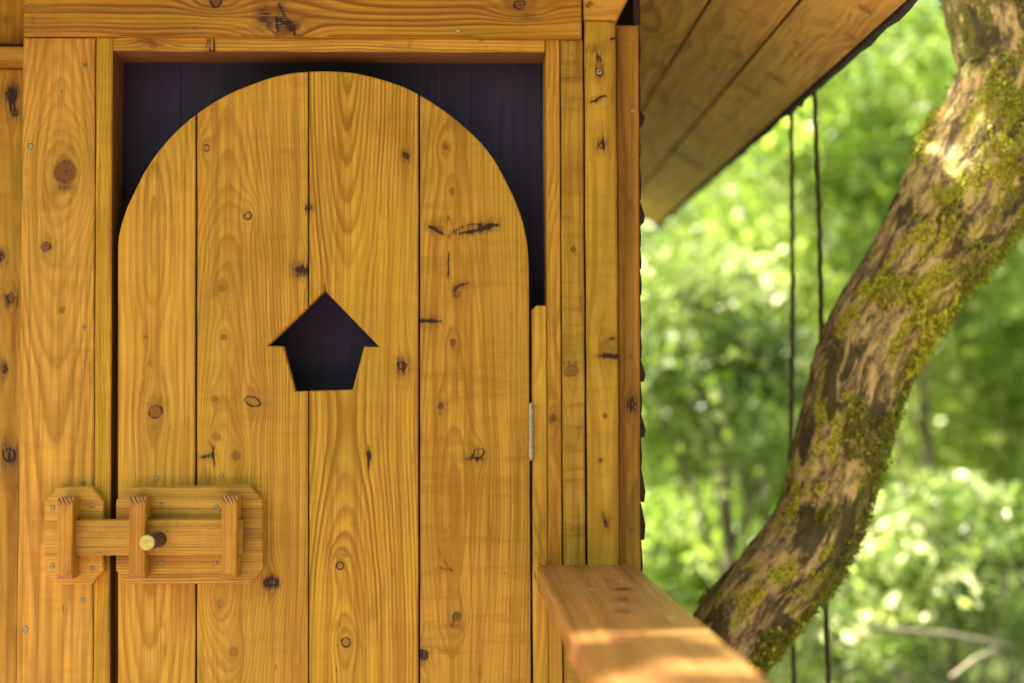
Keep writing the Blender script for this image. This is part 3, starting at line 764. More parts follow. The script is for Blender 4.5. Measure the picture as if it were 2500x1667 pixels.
plate = pboard('bolt_board', [(283, 1222), (318, 1188), (610, 1184), (640, 1220), (641, 1388), (610, 1424), (318, 1426), (283, 1392)], yP, PT + .0055, m_plate, house, .0018, .0004, 32)
yb0 = yP - .026       # front of the sliding bar
bx0 = xz(160, 1310, yb0)[0]; bx1 = xz(592, 1310, yb0)[0]
bz1 = xz(400, 1268, yb0)[1]; bz0 = xz(400, 1355, yb0)[1]
bar = from_bm('sliding_bar', box_bm(bx0, bx1, yb0, yP - .002, bz0, bz1, .0018), m_bar, plate)
m_endg, t, bs, out = new_mat('end_grain')
tc = t.n('ShaderNodeTexCoord'); q_ = t.sep(tc.outputs['Object'])
wv_ = t.m('ADD', t.m('ADD', q_[0], t.m('MULTIPLY', q_[2], .9)), t.m('MULTIPLY', q_[1], -.5))
st_ = t.step(t.m('SINE', t.m('ADD', t.m('MULTIPLY', wv_, 900.0), t.m('MULTIPLY', t.noise(tc.outputs['Object'], 60, 2), 5.0))), -.3, .5)
t.put(bs.inputs['Base Color'], t.mix(st_, (.46, .23, .06), (.13, .058, .022))); bs.inputs['Roughness'].default_value = .7
def keeper(x0, x1, ytop, ybot, yback, parent):
    yf = yb0 - .024
    a, z1 = xz(x0, ytop, yf); b, z0 = xz(x1, ybot, yf)
    # C-shaped in side view: two feet and a bridge, ends chamfered
    hz1_, hz0_ = bz1 + .002, bz0 - .002
    ch = .011
    sec = [(yback, z1 - .001), (yf + ch * .6, z1), (yf, z1 - ch), (yf, z0 + ch * .8), (yf + ch * .7, z0), (yback, z0 + .001), (yback, hz0_), (yb0 - .001, hz0_), (yb0 - .001, hz1_), (yback, hz1_)]
    bm = bmesh.new()
    va = [bm.verts.new((a, yy, zz)) for yy, zz in sec]
    vb = [bm.verts.new((b, yy, zz)) for yy, zz in sec]
    bm.faces.new(va); bm.faces.new(list(reversed(vb)))
    for i in range(len(sec)):
        bm.faces.new((va[i], vb[i], vb[(i + 1) % len(sec)], va[(i + 1) % len(sec)]))
    bmesh.ops.recalc_face_normals(bm, faces=bm.faces[:])
    bmesh.ops.bevel(bm, geom=[e for e in bm.edges if abs(e.verts[0].co.y - yf) < .001 and abs(e.verts[1].co.y - yf) < .001], offset=.0012, segments=2, affect='EDGES')
    ko = from_bm('keeper', bm, m_keep, parent)
    ko.data.materials.append(m_endg)
    for f in ko.data.polygons:
        if abs(f.normal.z) > .4: f.material_index = 1
    return ko
bar.data.materials.append(m_endg)
for f in bar.data.polygons:
    if f.normal.x > .7: f.material_index = 1
keeper(140, 175, 1215, 1414, yS, strike)
keeper(316, 352, 1213, 1413, yP, plate)
keeper(541, 577, 1211, 1412, yP, plate)
# dowel knob
p0 = at_y(389, 1316, yb0)
p1 = at_y(359, 1324, yb0 - .088)
bm = bmesh.new()
r = bmesh.ops.create_cone(bm, cap_ends=True, segments=40, radius1=.0131, radius2=.0131, depth=.088)
bmesh.ops.bevel(bm, geom=[e for e in bm.edges if len(e.link_faces) == 2 and any(len(f.verts) > 4 for f in e.link_faces)], offset=.0012, segments=2, affect='EDGES')
axis = (p1 - p0).normalized()
q = Vector((0, 0, 1)).rotation_difference(axis)
for v in bm.verts: v.co = (p0 + p1) / 2 + q @ v.co
m_knob = wood('dowel_wood', 'Y', pith=(p1.x, p1.z), spacing=.0016, wob=0.0, contrast=.3, seed=79., pale=(.66, .47, .13), late=(.52, .36, .09), rough=.5, olive=.1)
m_stub = plain('stub_bark', (.075, .042, .026), .85, var=.5, scale=160, bump=.001)
knob = from_bm('knob', bm, m_stub, plate, True)
knob.data.materials.append(m_knob)
for f in knob.data.polygons:
    f.use_smooth = len(f.vertices) == 4
    if f.normal.dot(axis) > .5: f.material_index = 1
for px_, py_ in ((129, 1239), (224, 1233), (128, 1380), (226, 1386)): screw(px_, py_, yS, 4.8, strike, sc_z)
for px_, py_ in ((396, 1232), (528, 1236), (392, 1373), (525, 1374)): screw(px_, py_, yP, 4.8, plate, sc_z)

# ================================================================== HANDRAIL
pl = at_y(1312, 1378, -.006)
zr = pl.z
a0 = at_z(1312, 1378, zr); a1 = at_z(1446, 1640, zr)
b0 = at_z(1560, 1384, zr); b1 = at_z(1884, 1664, zr)
yn, yw = -1.75, -.010
def onl(p, q, y): return p.x + (q.x - p.x) * (y - p.y) / (q.y - p.y)
rail_e = tag(empty('railing', ((onl(a0, a1, yn) + onl(b0, b1, yn)) / 2, yn + .2, 0)), 'brown varnished balcony handrail running from the wall towards the viewer, sun on its near end', 'railing')
m_rail = wood('rail_pine', 'Y', pith=(.35, zr - .05), spacing=.008, wob=.03, contrast=.7, seed=83., pale=(.50, .21, .065), late=(.30, .11, .032), rough=.38,
    knots=[(at_z(1518, 1462, zr).x, at_z(1518, 1462, zr).y, .008, 1.2, 0, .5, .9, .6), (at_z(1522, 1437, zr).x, at_z(1522, 1437, zr).y, .01, 1.4, 0, .5, .7, .6),
           (at_z(1520, 1490, zr).x, at_z(1520, 1490, zr).y, .008, 1.2, 0, .5, .5, .6)])
off = Vector(rail_e.location)
bm = bmesh.new()
vs = []
NS = 12
for j in range(NS + 1):
    yy = yw + (yn - yw) * j / NS
    w = random.uniform(-.0006, .0006)
    vs.append([bm.verts.new((onl(a0, a1, yy) + w, yy, zr)), bm.verts.new((onl(b0, b1, yy) + w, yy, zr)),
               bm.verts.new((onl(b0, b1, yy) + w, yy, zr - .042)), bm.verts.new((onl(a0, a1, yy) + w, yy, zr - .042))])
for j in range(NS):
    for k in range(4):
        bm.faces.new((vs[j][k], vs[j][(k + 1) % 4], vs[j + 1][(k + 1) % 4], vs[j + 1][k]))
bm.faces.new(vs[0]); bm.faces.new(list(reversed(vs[-1])))
bmesh.ops.recalc_face_normals(bm, faces=bm.faces[:])
bmesh.ops.bevel(bm, geom=[e for e in bm.edges if abs(e.verts[0].co.z - e.verts[1].co.z) < 1e-5 and abs(e.verts[0].co.y - e.verts[1].co.y) > .01], offset=.0035, segments=3, affect='EDGES')
top = from_bm('top_rail', bm, m_rail, rail_e); top.location = -off
for (yy, w) in ((yn + .2, .045), (yn + .95, .02)):
    xc = (onl(a0, a1, yy) + onl(b0, b1, yy)) / 2
    if w > .03:
        o = from_bm('rail_post', box_bm(xc - w, xc + w, yy - w, yy + w, 0.0, zr - .042, .003), m_keep, rail_e); o.location = -off
xc = lambda yy: (onl(a0, a1, yy) + onl(b0, b1, yy)) / 2
bm = bmesh.new()
v = []
for yy in (-.02, yn + .15):
    c = xc(yy)
    v.append([bm.verts.new(p) for p in ((c + .02, yy, .2), (c + .055, yy, .2), (c + .055, yy, .29), (c + .02, yy, .29))])
for k in range(4): bm.faces.new((v[0][k], v[0][(k+1)%4], v[1][(k+1)%4], v[1][k]))
bm.faces.new(v[0]); bm.faces.new(list(reversed(v[1])))
o = from_bm('lower_rail', bm, m_keep, rail_e); o.location = -off
# dowel plugs / flecks on the rail
fl = plain('sawdust_fleck', (.75, .6, .3), .6)
for (px_, py_, s) in ((1444, 1438, .004), (1518, 1418, .002), (1641, 1508, .007), (1418, 1443, .0015)):
    p = at_z(px_, py_, zr)
    bm = prism_bm([(-s, -s * .4), (s * .3, -s * .6), (s, 0), (s * .4, s * .5), (-s * .8, s * .5)], 0, .001, 0, 0)
    for v in bm.verts: v.co = Vector((p.x + v.co.x, p.y + v.co.z, zr + .0002 + v.co.y * .5))
    o = from_bm('fleck', bm, fl, top)

# ================================================================== GROUND
GZ = -2.25
def ground_h(x, y):
    d = math.hypot(x, y)
    h = GZ + .25 * mnoise.noise(Vector((x * .12, y * .12, 0))) + .06 * mnoise.noise(Vector((x * .7, y * .7, 3)))
    far = max(0.0, y - 7.0)
    h += 0.30 * far if far < 24 else 7.2 + (far - 24) * .05
    return h
def flat_h(x, y):
    d = max(abs(x), abs(y - .5)) 
    k = min(1.0, max(0.0, (d - 2.5) / 3.0))
    return GZ * (1 - k) + ground_h(x, y) * k
gx = np.linspace(-70, 70, 141); gy = np.linspace(-60, 90, 151)
verts = [(float(x), float(yv), flat_h(float(x), float(yv))) for yv in gy for x in gx]
nx = len(gx)
faces = [(j * nx + i, j * nx + i + 1, (j + 1) * nx + i + 1, (j + 1) * nx + i) for j in range(len(gy) - 1) for i in range(nx - 1)]
me = bpy.data.meshes.new('ground'); me.from_pydata(verts, [], faces)
me.polygons.foreach_set('use_smooth', [True] * len(me.polygons))
mg, t, bs, out = new_mat('forest_floor')
tc = t.n('ShaderNodeTexCoord')
n1 = t.noise(tc.outputs['Object'], .8, 5, .6); n2 = t.noise(tc.outputs['Object'], 9, 5, .7)
c = t.mix(t.step(n1, .35, .65), (.05, .085, .018), (.085, .065, .03))
c = t.mix(t.step(n2, .4, .7), c, (.09, .12, .03))
t.put(bs.inputs['Base Color'], c); bs.inputs['Roughness'].default_value = .9
bp = t.n('ShaderNodeBump'); bp.inputs['Distance'].default_value = .05; t.put(bp.inputs['Height'], n2); t.put(bs.inputs['Normal'], bp.outputs[0])
me.materials.append(mg)
ground = tag(link('ground', me), kind='structure', label='green and brown forest floor rising to a wooded slope')

# ================================================================== LEAVES
def leaf_mat(name, lo, hi, rough=.4, trans=.45):
    m = bpy.data.materials.new(name); m.use_nodes = True
    m.node_tree.nodes.clear(); t = NT(m.node_tree)
    out = t.n('ShaderNodeOutputMaterial')
    at = t.n('ShaderNodeAttribute', attribute_name='tone')
    c = t.mix(at.outputs['Fac'], lo, hi)
    bs = t.n('ShaderNodeBsdfPrincipled')
    t.put(bs.inputs['Base Color'], c); bs.inputs['Roughness'].default_value = rough
    bs.inputs['Specular IOR Level'].default_value = .6
    tr = t.n('ShaderNodeBsdfTranslucent')
    t.put(tr.inputs[0], t.mix(1.0, t.mix(.12, c, (.35, .5, .03)), (1.25, 1.45, .7), 'MULTIPLY'))
    mx = t.n('ShaderNodeMixShader'); mx.inputs[0].default_value = trans
    m.node_tree.links.new(bs.outputs[0], mx.inputs[1]); m.node_tree.links.new(tr.outputs[0], mx.inputs[2])
    m.node_tree.links.new(mx.outputs[0], out.inputs[0])
    return m
def leaves_mesh(name, pts, size, mat, rs, droop=.4, jitter=.35):
    """pts: (n,3) leaf centres; each leaf a folded, pointed four-sided blade"""
    n = len(pts)
    s = size * (1 + jitter * (rs.rand(n) * 2 - 1))
    clump = np.array([mnoise.noise(Vector(p * 1.3)) for p in pts]) if n < 40000 else np.zeros(n)
    tone = np.clip(.24 + .4 * clump + .16 * rs.normal(size=n), 0, .5)
    tone[rs.rand(n) < .025] = 1.0  # pale leaves stand in for sun glints, highlights put into the colour
    if n < 40000:
        hot = np.array([mnoise.noise(Vector(p * 2.6) + Vector((9, 4, 2))) for p in pts])
        tone[(hot > .28) & (rs.rand(n) < .5)] = 1.0  # clusters of painted highlights
        s[tone > .9] *= 1.5
    ax = rs.normal(size=(n, 3)); ax[:, 2] -= droop; ax /= np.linalg.norm(ax, axis=1)[:, None]
    up = rs.normal(size=(n, 3)) + np.array([0, 0, .9]); sd = np.cross(ax, up); sd /= np.linalg.norm(sd, axis=1)[:, None]
    nn = np.cross(sd, ax)
    a = pts - ax * s[:, None] * .5
    b = pts + sd * s[:, None] * .28 + nn * s[:, None] * .06 - ax * s[:, None] * .05
    c = pts + ax * s[:, None] * .5
    d = pts - sd * s[:, None] * .28 + nn * s[:, None] * .06 - ax * s[:, None] * .05
    v = np.stack([a, b, c, d], axis=1).reshape(-1, 3)
    me = bpy.data.meshes.new(name)
    me.vertices.add(4 * n); me.vertices.foreach_set('co', v.astype(np.float32).ravel())
    base = np.arange(n)[:, None] * 4
    tri = np.concatenate([base + np.array([0, 1, 2]), base + np.array([0, 2, 3])], axis=1).reshape(-1)
    me.loops.add(6 * n); me.loops.foreach_set('vertex_index', tri.astype(np.int32))
    me.polygons.add(2 * n)
    me.polygons.foreach_set('loop_start', (np.arange(2 * n) * 3).astype(np.int32))
    at = me.attributes.new('tone', 'FLOAT', 'POINT')
    at.data.foreach_set('value', np.repeat(tone, 4).astype(np.float32))
    me.update(); me.validate()
    me.materials.append(mat)
    return me
def crown_points(rs, centre, radii, n, nclump, clump_r):
    cc = rs.normal(size=(nclump, 3)); cc /= np.linalg.norm(cc, axis=1)[:, None]
    cc *= (rs.rand(nclump, 1) ** .45)
    cc = cc * np.array(radii) * .9
    k = rs.randint(0, nclump, n)
    sz = .5 + rs.rand(nclump)
    p = cc[k] + rs.normal(size=(n, 3)) * (clump_r * sz[k])[:, None] * np.array([1, 1, .55])
    return p + np.array(centre), cc + np.array(centre)
def tube(bm, pts, rads, seg=8):
    prev = None
    for i, p in enumerate(pts):
        a = pts[max(0, i - 1)]; b = pts[min(len(pts) - 1, i + 1)]
        q = Vector((0, 0, 1)).rotation_difference((b - a).normalized())
        cur = [bm.verts.new(p + q @ Vector((rads[i] * math.cos(2 * math.pi * k / seg), rads[i] * math.sin(2 * math.pi * k / seg), 0))) for k in range(seg)]
        if prev:
            for k in range(seg): bm.faces.new((prev[k], prev[(k + 1) % seg], cur[(k + 1) % seg], cur[k]))
        prev = cur
    if prev: bm.faces.new(prev)
m_bark = plain('grey_bark', (.11, .085, .06), .9, var=.5, scale=14, bump=.02)
m_pale_bark = plain('pale_dead_bark', (.30, .27, .17), .7, var=.25, scale=14, bump=.01)
LM = {
 'bright': leaf_mat('leaf_bright', (.075, .140, .008), (.50, .58, .22), .3, .5),
 'yellow': leaf_mat('leaf_yellow', (.110, .165, .008), (.54, .60, .22), .3, .5),
 'dark': leaf_mat('leaf_dark', (.052, .100, .008), (.36, .46, .13), .34, .45),
 'pale': leaf_mat('leaf_pale_glints', (.060, .120, .012), (.66, .70, .40), .28, .42),
}
def tree(name, base, height, centre, radii, n, leaf, kind, label, cat, group=None, trunk_r=.12, nclump=60, clump_r=.3, seed=1, limbs=8):
    rs = np.random.RandomState(seed); rnd = random.Random(seed)
    e = tag(empty(name, base), label, cat, group)
    B = Vector(base)
    c = Vector(centre) - B
    pts, cc = crown_points(rs, tuple(c), radii, n, nclump, clump_r)
    cr = link('foliage' if cat == 'shrub' else 'crown', leaves_mesh('crown', pts, leaf, LM[kind], rs), e)
    cr['kind'] = 'stuff'
    bm = bmesh.new()
    top_ = c + Vector((rnd.uniform(-.2, .2), rnd.uniform(-.2, .2), radii[2] * .5))
    spine = []
    for i in range(9):
        f = i / 8
        spine.append(Vector((0, 0, -.15)).lerp(top_, f) + Vector((rnd.uniform(-1, 1), rnd.uniform(-1, 1), 0)) * trunk_r * .6 * (1 if 0 < i else 0))
    tube(bm, spine, [trunk_r * (1.15 - .9 * i / 8) for i in range(9)], 10)
    trk = from_bm('trunk' if cat != 'shrub' else 'stem', bm, m_bark, e, True)
    bm = bmesh.new()
    for k in range(limbs):
        s = spine[rnd.randint(3, 7)]
        tgt = Vector(cc[rnd.randint(0, len(cc) - 1)])
        mid_ = s.lerp(tgt, .5) + Vector((rnd.uniform(-.15, .15), rnd.uniform(-.15, .15), .12))
        tube(bm, [s, mid_, tgt], [trunk_r * .32, trunk_r * .2, trunk_r * .07], 6)
    from_bm('branches', bm, m_bark, e, True)
    return e
def behind(px, py, depth): return at_y(px, py, depth - DIST)
def gtree(name, px, py, depth, radii, n, leaf, kind, label, cat='tree', **kw):
    c = behind(px, py, depth)
    g = flat_h(c.x, c.y)
    return tree(name, (c.x + kw.pop('dx', 0), c.y, g), c.z - g, tuple(c), radii, n, leaf, kind, label, cat, **kw)

BG = 'trees and shrubs behind the treehouse'
gtree('shrub', 2330, 1420, 7.0, (.62, .6, .55), 5200, .060, 'pale', 'shrub with painted pale glints in the bottom right corner, beyond the leaning trunk', 'shrub', group=BG, trunk_r=.03, nclump=40, clump_r=.10, seed=11)
gtree('shrub', 2130, 1600, 8.6, (.65, .6, .50), 4200, .065, 'pale', 'bush with painted pale glints at the bottom edge, right under the leaning trunk', 'shrub', group=BG, trunk_r=.03, nclump=40, clump_r=.11, seed=12)
gtree('shrub', 1700, 1370, 9.5, (.75, .7, .50), 4200, .07, 'bright', 'bright green bush just over the handrail, left of the trunk foot', 'shrub', group=BG, trunk_r=.03, nclump=40, clump_r=.13, seed=13)
gtree('tree', 1770, 860, 8.6, (.85, .7, .80), 5200, .080, 'pale', 'tree with painted sunlit glints between the corner board and the leaning trunk', group=BG, trunk_r=.06, nclump=44, clump_r=.13, seed=14, dx=.4)
gtree('tree', 1640, 780, 13.0, (1.1, 1.2, 1.9), 8000, .09, 'dark', 'dark green tree close beside the corner board of the house', group=BG, trunk_r=.045, nclump=70, clump_r=.25, seed=15)
gtree('tree', 2120, 330, 10.5, (1.5, 1.2, 1.3), 12000, .080, 'bright', 'fresh green tree whose crown shows behind the two ropes and eave', group=BG, trunk_r=.045, nclump=80, clump_r=.22, seed=16, dx=.9)
gtree('tree', 2440, 980, 11.0, (1.1, 1.0, 1.2), 9000, .080, 'yellow', 'yellow green tree at the right edge, right of the leaning trunk', group=BG, trunk_r=.045, nclump=70, clump_r=.2, seed=17)
gtree('tree', 2000, 620, 15.0, (2.2, 1.6, 1.7), 12000, .10, 'yellow', 'yellow green tree far behind the two ropes', group=BG, trunk_r=.045, nclump=90, clump_r=.3, seed=18)
gtree('tree', 2520, 420, 13.5, (1.8, 1.5, 1.8), 11000, .09, 'bright', 'light green tree behind the top of the leaning trunk at the right edge', group=BG, trunk_r=.045, nclump=90, clump_r=.28, seed=19)
gtree('tree', 1830, 1150, 14.0, (1.8, 1.3, 1.0), 9000, .09, 'bright', 'mid green low tree behind the gap over the handrail', group=BG, trunk_r=.045, nclump=80, clump_r=.25, seed=20)
gtree('tree', 2300, 1150, 15.0, (2.0, 1.3, 1.2), 9000, .10, 'bright', 'mid green tree low behind the leaning trunk', group=BG, trunk_r=.045, nclump=80, clump_r=.28, seed=21)

# distant wood on the slope, one mass
rs = np.random.RandomState(5)
N = 120000
yy = 16 + rs.rand(N) ** .7 * 22
xx = (rs.rand(N) * 1.05 - .38) * (yy + DIST) - 1.0
clx = np.sin(xx * 1.7 + yy * .9) + np.sin(xx * .6 - yy * 1.7)
hh = np.array([flat_h(float(a), float(b)) for a, b in zip(xx[::30], yy[::30])]).repeat(30)[:N]
zz = hh + (.2 + rs.rand(N) ** 1.1 * (4.2 + .8 * clx))
wood_me = leaves_mesh('distant_wood', np.stack([xx, yy, zz], 1), .17, LM['dark'], rs)
tag(link('distant_wood', wood_me), 'blurred green woodland covering the slope in the distance', 'woodland', kind='stuff')

# shade tree left of the house whose leaves dapple the railing (crown out of frame)
tree('tree', (-4.6, -.5, flat_h(-4.6, -.5)), 7, (-2.55, -.55, 4.35), (1.3, 1.2, .55), 1150, .10, 'bright', 'leafy tree overhanging the roof from the left', 'tree', trunk_r=.14, nclump=30, clump_r=.22, seed=23, limbs=12)

tree('tree', (4.4, -3.4, flat_h(4.4, -3.4)), 8, (4.2, -3.2, 2.4), (1.4, 2.8, 3.2), 9000, .16, 'dark', 'added unseen light-blocking tree beyond the right end of the deck', 'tree', trunk_r=.18, nclump=60, clump_r=.4, seed=31, limbs=12)  # added out of view to block light from the right
tree('tree', (2.6, -8.5, flat_h(2.6, -8.5)), 8, (2.6, -8.2, 2.6), (2.8, 1.5, 3.4), 9000, .18, 'dark', 'added unseen light-blocking tree standing behind the viewer', 'tree', trunk_r=.18, nclump=60, clump_r=.45, seed=32, limbs=12)  # added behind the viewer to block sky light

tree('tree', (5.0, -6.6, flat_h(5.0, -6.6)), 9, (5.0, -6.4, 2.8), (1.8, 2.2, 3.8), 9000, .18, 'dark', 'added unseen light-blocking tree between the deck end and the viewer', 'tree', trunk_r=.2, nclump=60, clump_r=.5, seed=33, limbs=12)  # added out of view, blocks more light from the right
tree('tree', (-.6, -10.5, flat_h(-.6, -10.5)), 9, (-.4, -10.2, 2.4), (2.4, 1.5, 3.4), 5200, .18, 'dark', 'added unseen light-blocking tree far behind the viewer', 'tree', trunk_r=.2, nclump=60, clump_r=.5, seed=34, limbs=12)  # added behind the viewer, also blocks sky light

tree('tree', (2.4, -5.6, flat_h(2.4, -5.6)), 8, (.9, -4.3, 4.7), (2.7, 2.1, .8), 9000, .17, 'dark', 'added tree whose unseen crown blocks the sky over the deck', 'tree', trunk_r=.2, nclump=60, clump_r=.45, seed=36, limbs=14)  # crown added overhead to cut sky light from above

# pale dead branches lying in the undergrowth
for i, (p, q, dpt, r, lab) in enumerate((((2185, 1538), (2440, 1572), 6.0, .013, 'pale fallen branch lying level low in the bottom right corner'),
                                    ((2255, 1290), (2400, 1440), 6.6, .010, 'pale dead stick slanting down to the right through the corner shrub'),
                                    ((2340, 1640), (2420, 1590), 5.8, .011, 'short pale stick tilted up to the right at the bottom edge'),
                                    ((2192, 1080), (2205, 1200), 6.6, .010, 'pale upright dead stem just right of the leaning trunk'))):
    a, b = behind(*p, dpt), behind(*q, dpt + .2)
    bm = bmesh.new()
    m_ = a.lerp(b, .5)
    L = (b - a)
    pts = [a - L * .25, a, m_ + Vector((0, 0, .012)), b, b + L * .15]
    tube(bm, [x - a for x in pts], [r * .7, r, r * 1.05, r * .8, r * .4], 10)
    o = from_bm('fallen_branch' if i < 3 else 'dead_stem', bm, m_pale_bark, None, True); o.location = a
    tag(o, lab, 'branch', 'pale dead branches in the undergrowth')

# ================================================================== LEANING MOSSY TRUNK
TD = 3.15
path = [(2440, -420, 200), (2462, -120, 195), (2485, 60, 190), (2500, 180, 178), (2462, 300, 178), (2390, 420, 178), (2318, 540, 168), (2245, 650, 148), (2175, 760, 140), (2115, 860, 130), (2082, 960, 124),
        (2058, 1060, 122), (2030, 1170, 118), (1990, 1280, 115), (1925, 1380, 122), (1850, 1470, 124), (1785, 1560, 118), (1730, 1660, 120), (1690, 1800, 130), (1670, 2100, 150), (1670, 2600, 175), (1690, 3300, 200), (1700, 4600, 230)]
ctrl = [(behind(u, v, TD), r * .89 / F_PX * TD) for u, v, r in path]
def cr(a, b, c, d, t): return .5 * ((2 * b) + (c - a) * t + (2 * a - 5 * b + 4 * c - d) * t * t + (3 * b - a - 3 * c + d) * t ** 3)
spine, rad = [], []
for i in range(len(ctrl) - 1):
    P_ = [ctrl[max(0, i - 1)], ctrl[i], ctrl[i + 1], ctrl[min(len(ctrl) - 1, i + 2)]]
    steps = 9 if i < 17 else 16
    for j in range(steps):
        tt = j / steps
        spine.append(Vector([cr(P_[0][0][k], P_[1][0][k], P_[2][0][k], P_[3][0][k], tt) for k in range(3)]))
        rad.append(cr(P_[0][1], P_[1][1], P_[2][1], P_[3][1], tt))
keep = [i for i, p in enumerate(spine) if p.z > GZ - .25]
spine = [spine[i] for i in keep]; rad = [rad[i] for i in keep]
SEG = 96
verts, grain, nrms = [], [], []
length = 0
for i, p in enumerate(spine):
    a = spine[max(0, i - 1)]; b = spine[min(len(spine) - 1, i + 1)]
    T = (b - a).normalized()
    U = Vector((0, 1, 0)); U = (U - T * U.dot(T)).normalized(); V = T.cross(U)
    if i: length += (spine[i] - spine[i - 1]).length
    for k in range(SEG):
        th = 2 * math.pi * k / SEG
        d = U * math.cos(th) + V * math.sin(th)
        g = Vector((math.cos(th) * rad[i], math.sin(th) * rad[i], length))
        big = mnoise.noise(Vector((g.x * 7, g.y * 7, g.z * 4))) * .010
        ridge = abs(mnoise.noise(Vector((g.x * 30, g.y * 30, g.z * 14)))) * .012
        fine = mnoise.noise(Vector((g.x * 90, g.y * 90, g.z * 60))) * .0035
        rr = rad[i] + big - ridge + fine + .003
        verts.append(p + d * rr); grain.append(g); nrms.append(d)
faces = []
for i in range(len(spine) - 1):
    for k in range(SEG):
        faces.append((i * SEG + k, i * SEG + (k + 1) % SEG, (i + 1) * SEG + (k + 1) % SEG, (i + 1) * SEG + k))
base = spine[-1].copy()
lean = tag(empty('mossy_tree', base), 'leaning mossy tree trunk with patchy tan bark right of the treehouse', 'tree')
me = bpy.data.meshes.new('trunk')
me.from_pydata([v - base for v in verts], [], faces)
me.polygons.foreach_set('use_smooth', [True] * len(me.polygons))
at = me.attributes.new('grain', 'FLOAT_VECTOR', 'POINT')
at.data.foreach_set('vector', np.array([tuple(g) for g in grain], dtype=np.float32).ravel())
mt, t, bs, out = new_mat('mossy_bark')
ga = t.n('ShaderNodeAttribute', attribute_name='grain').outputs['Vector']
gs = t.sep(ga)
G1 = t.xyz(gs[0], gs[1], t.m('MULTIPLY', gs[2], .45))
n_big = t.noise(G1, 9.0, 3, .55, .4)
n_mid = t.noise(G1, 34.0, 4, .6, .3)
n_rid = t.noise(t.xyz(t.m('MULTIPLY', gs[0], 52), t.m('MULTIPLY', gs[1], 52), t.m('MULTIPLY', gs[2], 21)), 1.0, 4, .65)
n_fin = t.noise(ga, 170.0, 3, .6)
c = t.mix(t.step(n_rid, .38, .62), (.14, .10, .04), (.68, .50, .20))
c = t.mix(t.step(n_fin, .45, .7, 0, .5), c, (.52, .42, .24))
c = t.mix(t.step(t.noise(G1, 6.0, 2, .5), .60, .70, 0, .55), c, (.60, .33, .17))
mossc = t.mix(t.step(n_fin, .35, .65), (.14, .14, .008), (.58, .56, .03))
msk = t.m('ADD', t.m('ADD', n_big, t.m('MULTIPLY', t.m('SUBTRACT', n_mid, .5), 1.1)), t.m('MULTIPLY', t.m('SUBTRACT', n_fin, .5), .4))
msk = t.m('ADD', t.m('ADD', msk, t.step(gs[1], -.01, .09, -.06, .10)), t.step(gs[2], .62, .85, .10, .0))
mossc = t.mix(t.m('MAXIMUM', t.step(gs[1], .0, .08, 0, .75), t.step(gs[2], .60, .80, .75, 0)), mossc, (.06, .06, .012))  # moss darker on the right and top, shade painted into the colour
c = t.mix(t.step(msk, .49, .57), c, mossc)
c = t.mix(t.step(t.noise(G1, 15.0, 4, .65, .8), .53, .60, 0, .88), c, (.055, .045, .018))
c = t.mix(t.step(n_rid, .38, .30, 0, .7), c, (.05, .03, .018))
t.put(bs.inputs['Base Color'], c); bs.inputs['Roughness'].default_value = .85
bp = t.n('ShaderNodeBump'); bp.inputs['Distance'].default_value = .01; bp.inputs['Strength'].default_value = .8
t.put(bp.inputs['Height'], t.m('ADD', n_rid, t.m('MULTIPLY', n_fin, .5))); t.put(bs.inputs['Normal'], bp.outputs[0])
me.materials.append(mt)
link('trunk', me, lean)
# moss tufts
rs = np.random.RandomState(3)
V = np.array([tuple(v) for v in verts]); Nn = np.array([tuple(v) for v in nrms]); Gn = np.array([tuple(v) for v in grain])
nvis = SEG * 160
cand = rs.randint(0, min(nvis, len(V)), 90000)
w = np.array([mnoise.noise(Vector((g[0] * 12, g[1] * 12, g[2] * 7 + 9))) for g in Gn[cand]])
side = -.03 + Nn[cand][:, 0] * .4 - Nn[cand][:, 2] * .1
cand = cand[(w + side) > .06][:30000]
p = V[cand] + Nn[cand] * (rs.rand(len(cand), 1) * .013) + rs.normal(size=(len(cand), 3)) * .004 - np.array(tuple(base))
moss_m = leaf_mat('moss_tuft', (.13, .14, .010), (.62, .60, .04), .7, .3)
mo = link('moss', leaves_mesh('moss', p, .0095, moss_m, rs, 1.2), lean); mo['kind'] = 'stuff'
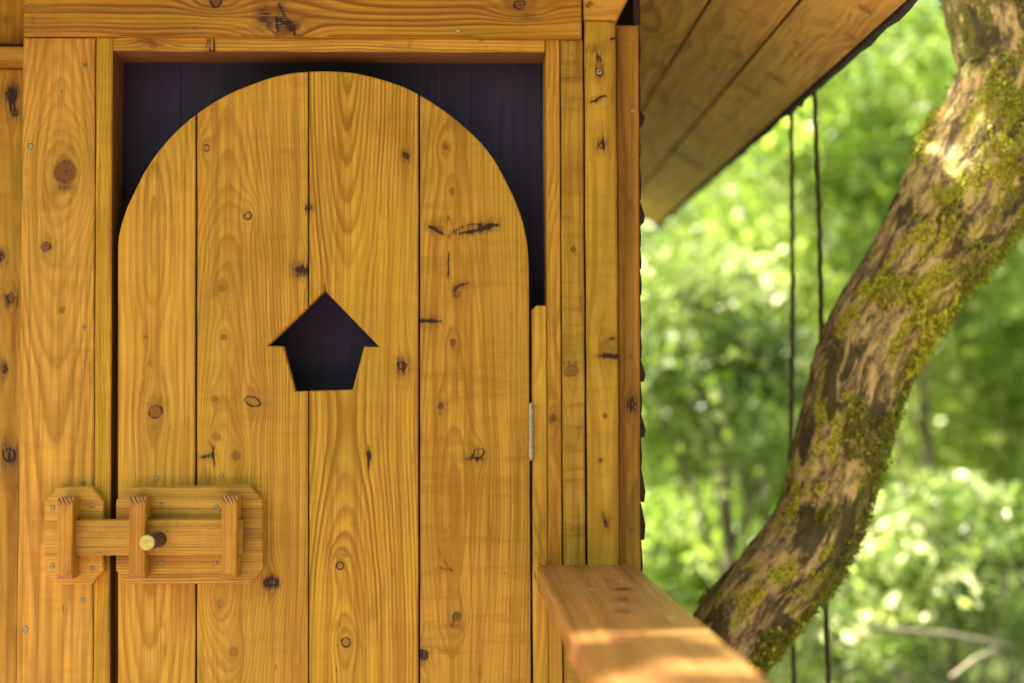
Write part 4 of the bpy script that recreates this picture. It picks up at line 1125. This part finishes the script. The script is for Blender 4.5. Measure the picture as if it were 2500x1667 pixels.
# crown far above, out of frame, widened to block sky light
pts, cc = crown_points(rs, tuple(Vector((3.0, -.4, 5.4)) - base), (2.0, 2.8, .9), 9000, 60, .35)
pt2, c2 = crown_points(rs, tuple(Vector((.25, .95, 3.35)) - base), (.60, .50, .2), 360, 16, .12)  # leaf cluster added over the roof to dapple the trunk
pts = np.concatenate([pts, pt2]); cc = np.concatenate([cc, c2])
cw = link('crown', leaves_mesh('crown', pts, .09, LM['bright'], rs), lean); cw['kind'] = 'stuff'
bm = bmesh.new()
s0 = spine[0] - base
for k in range(10):
    tgt = Vector(cc[k * 5 if k < 8 else 52 + k]); tube(bm, [s0 - Vector((0, 0, .1)), s0.lerp(tgt, .4) + Vector((.1, 0, .3)), tgt], [.14, .06, .015], 8)
from_bm('branches', bm, m_bark, lean, True)

# ================================================================== ROPES
ROPE_R = .0056
m_rope = plain('dark_hemp_rope', (.075, .055, .04), .9, var=.4, scale=300)
def rope(pxs, depth, label, zbot, r=ROPE_R):
    P_ = [behind(u, v, depth) for u, v in pxs]
    P_[0].z = EZ + .02
    P_.append(Vector((P_[-1].x + .01, P_[-1].y, zbot)))
    L = []
    for a, b in zip(P_, P_[1:]):
        k = max(2, int((b - a).length / .015))
        for j in range(k): L.append(a.lerp(b, j / k))
    L.append(P_[-1])
    bm = bmesh.new()
    base_ = L[-1].copy()
    for s in range(3):       # three twisted strands
        pts = []
        for i, q in enumerate(L):
            th = i * .55 + s * 2.094
            wv = .0035 * math.sin(i * .07 + s * 0)
            pts.append(q - base_ + Vector((math.cos(th) * r * .55 + wv, math.sin(th) * r * .55, 0)))
        tube(bm, pts, [r * .62] * len(pts), 6)
    o = from_bm('rope', bm, m_rope, None, True); o.location = base_
    tag(o, label, 'rope', 'ropes hanging from the eave')
rope([(1931, 262), (1931, 600), (1934, 900), (1933, 1100), (1937, 1667)], 3.62, 'left of the two thin dark ropes hanging from the eave', -1.2)
rope([(1988, 205), (1992, 400), (2001, 700), (2012, 1200), (2022, 1667)], 3.40, 'right of the two thin dark ropes, passing behind the leaning trunk', -1.2)
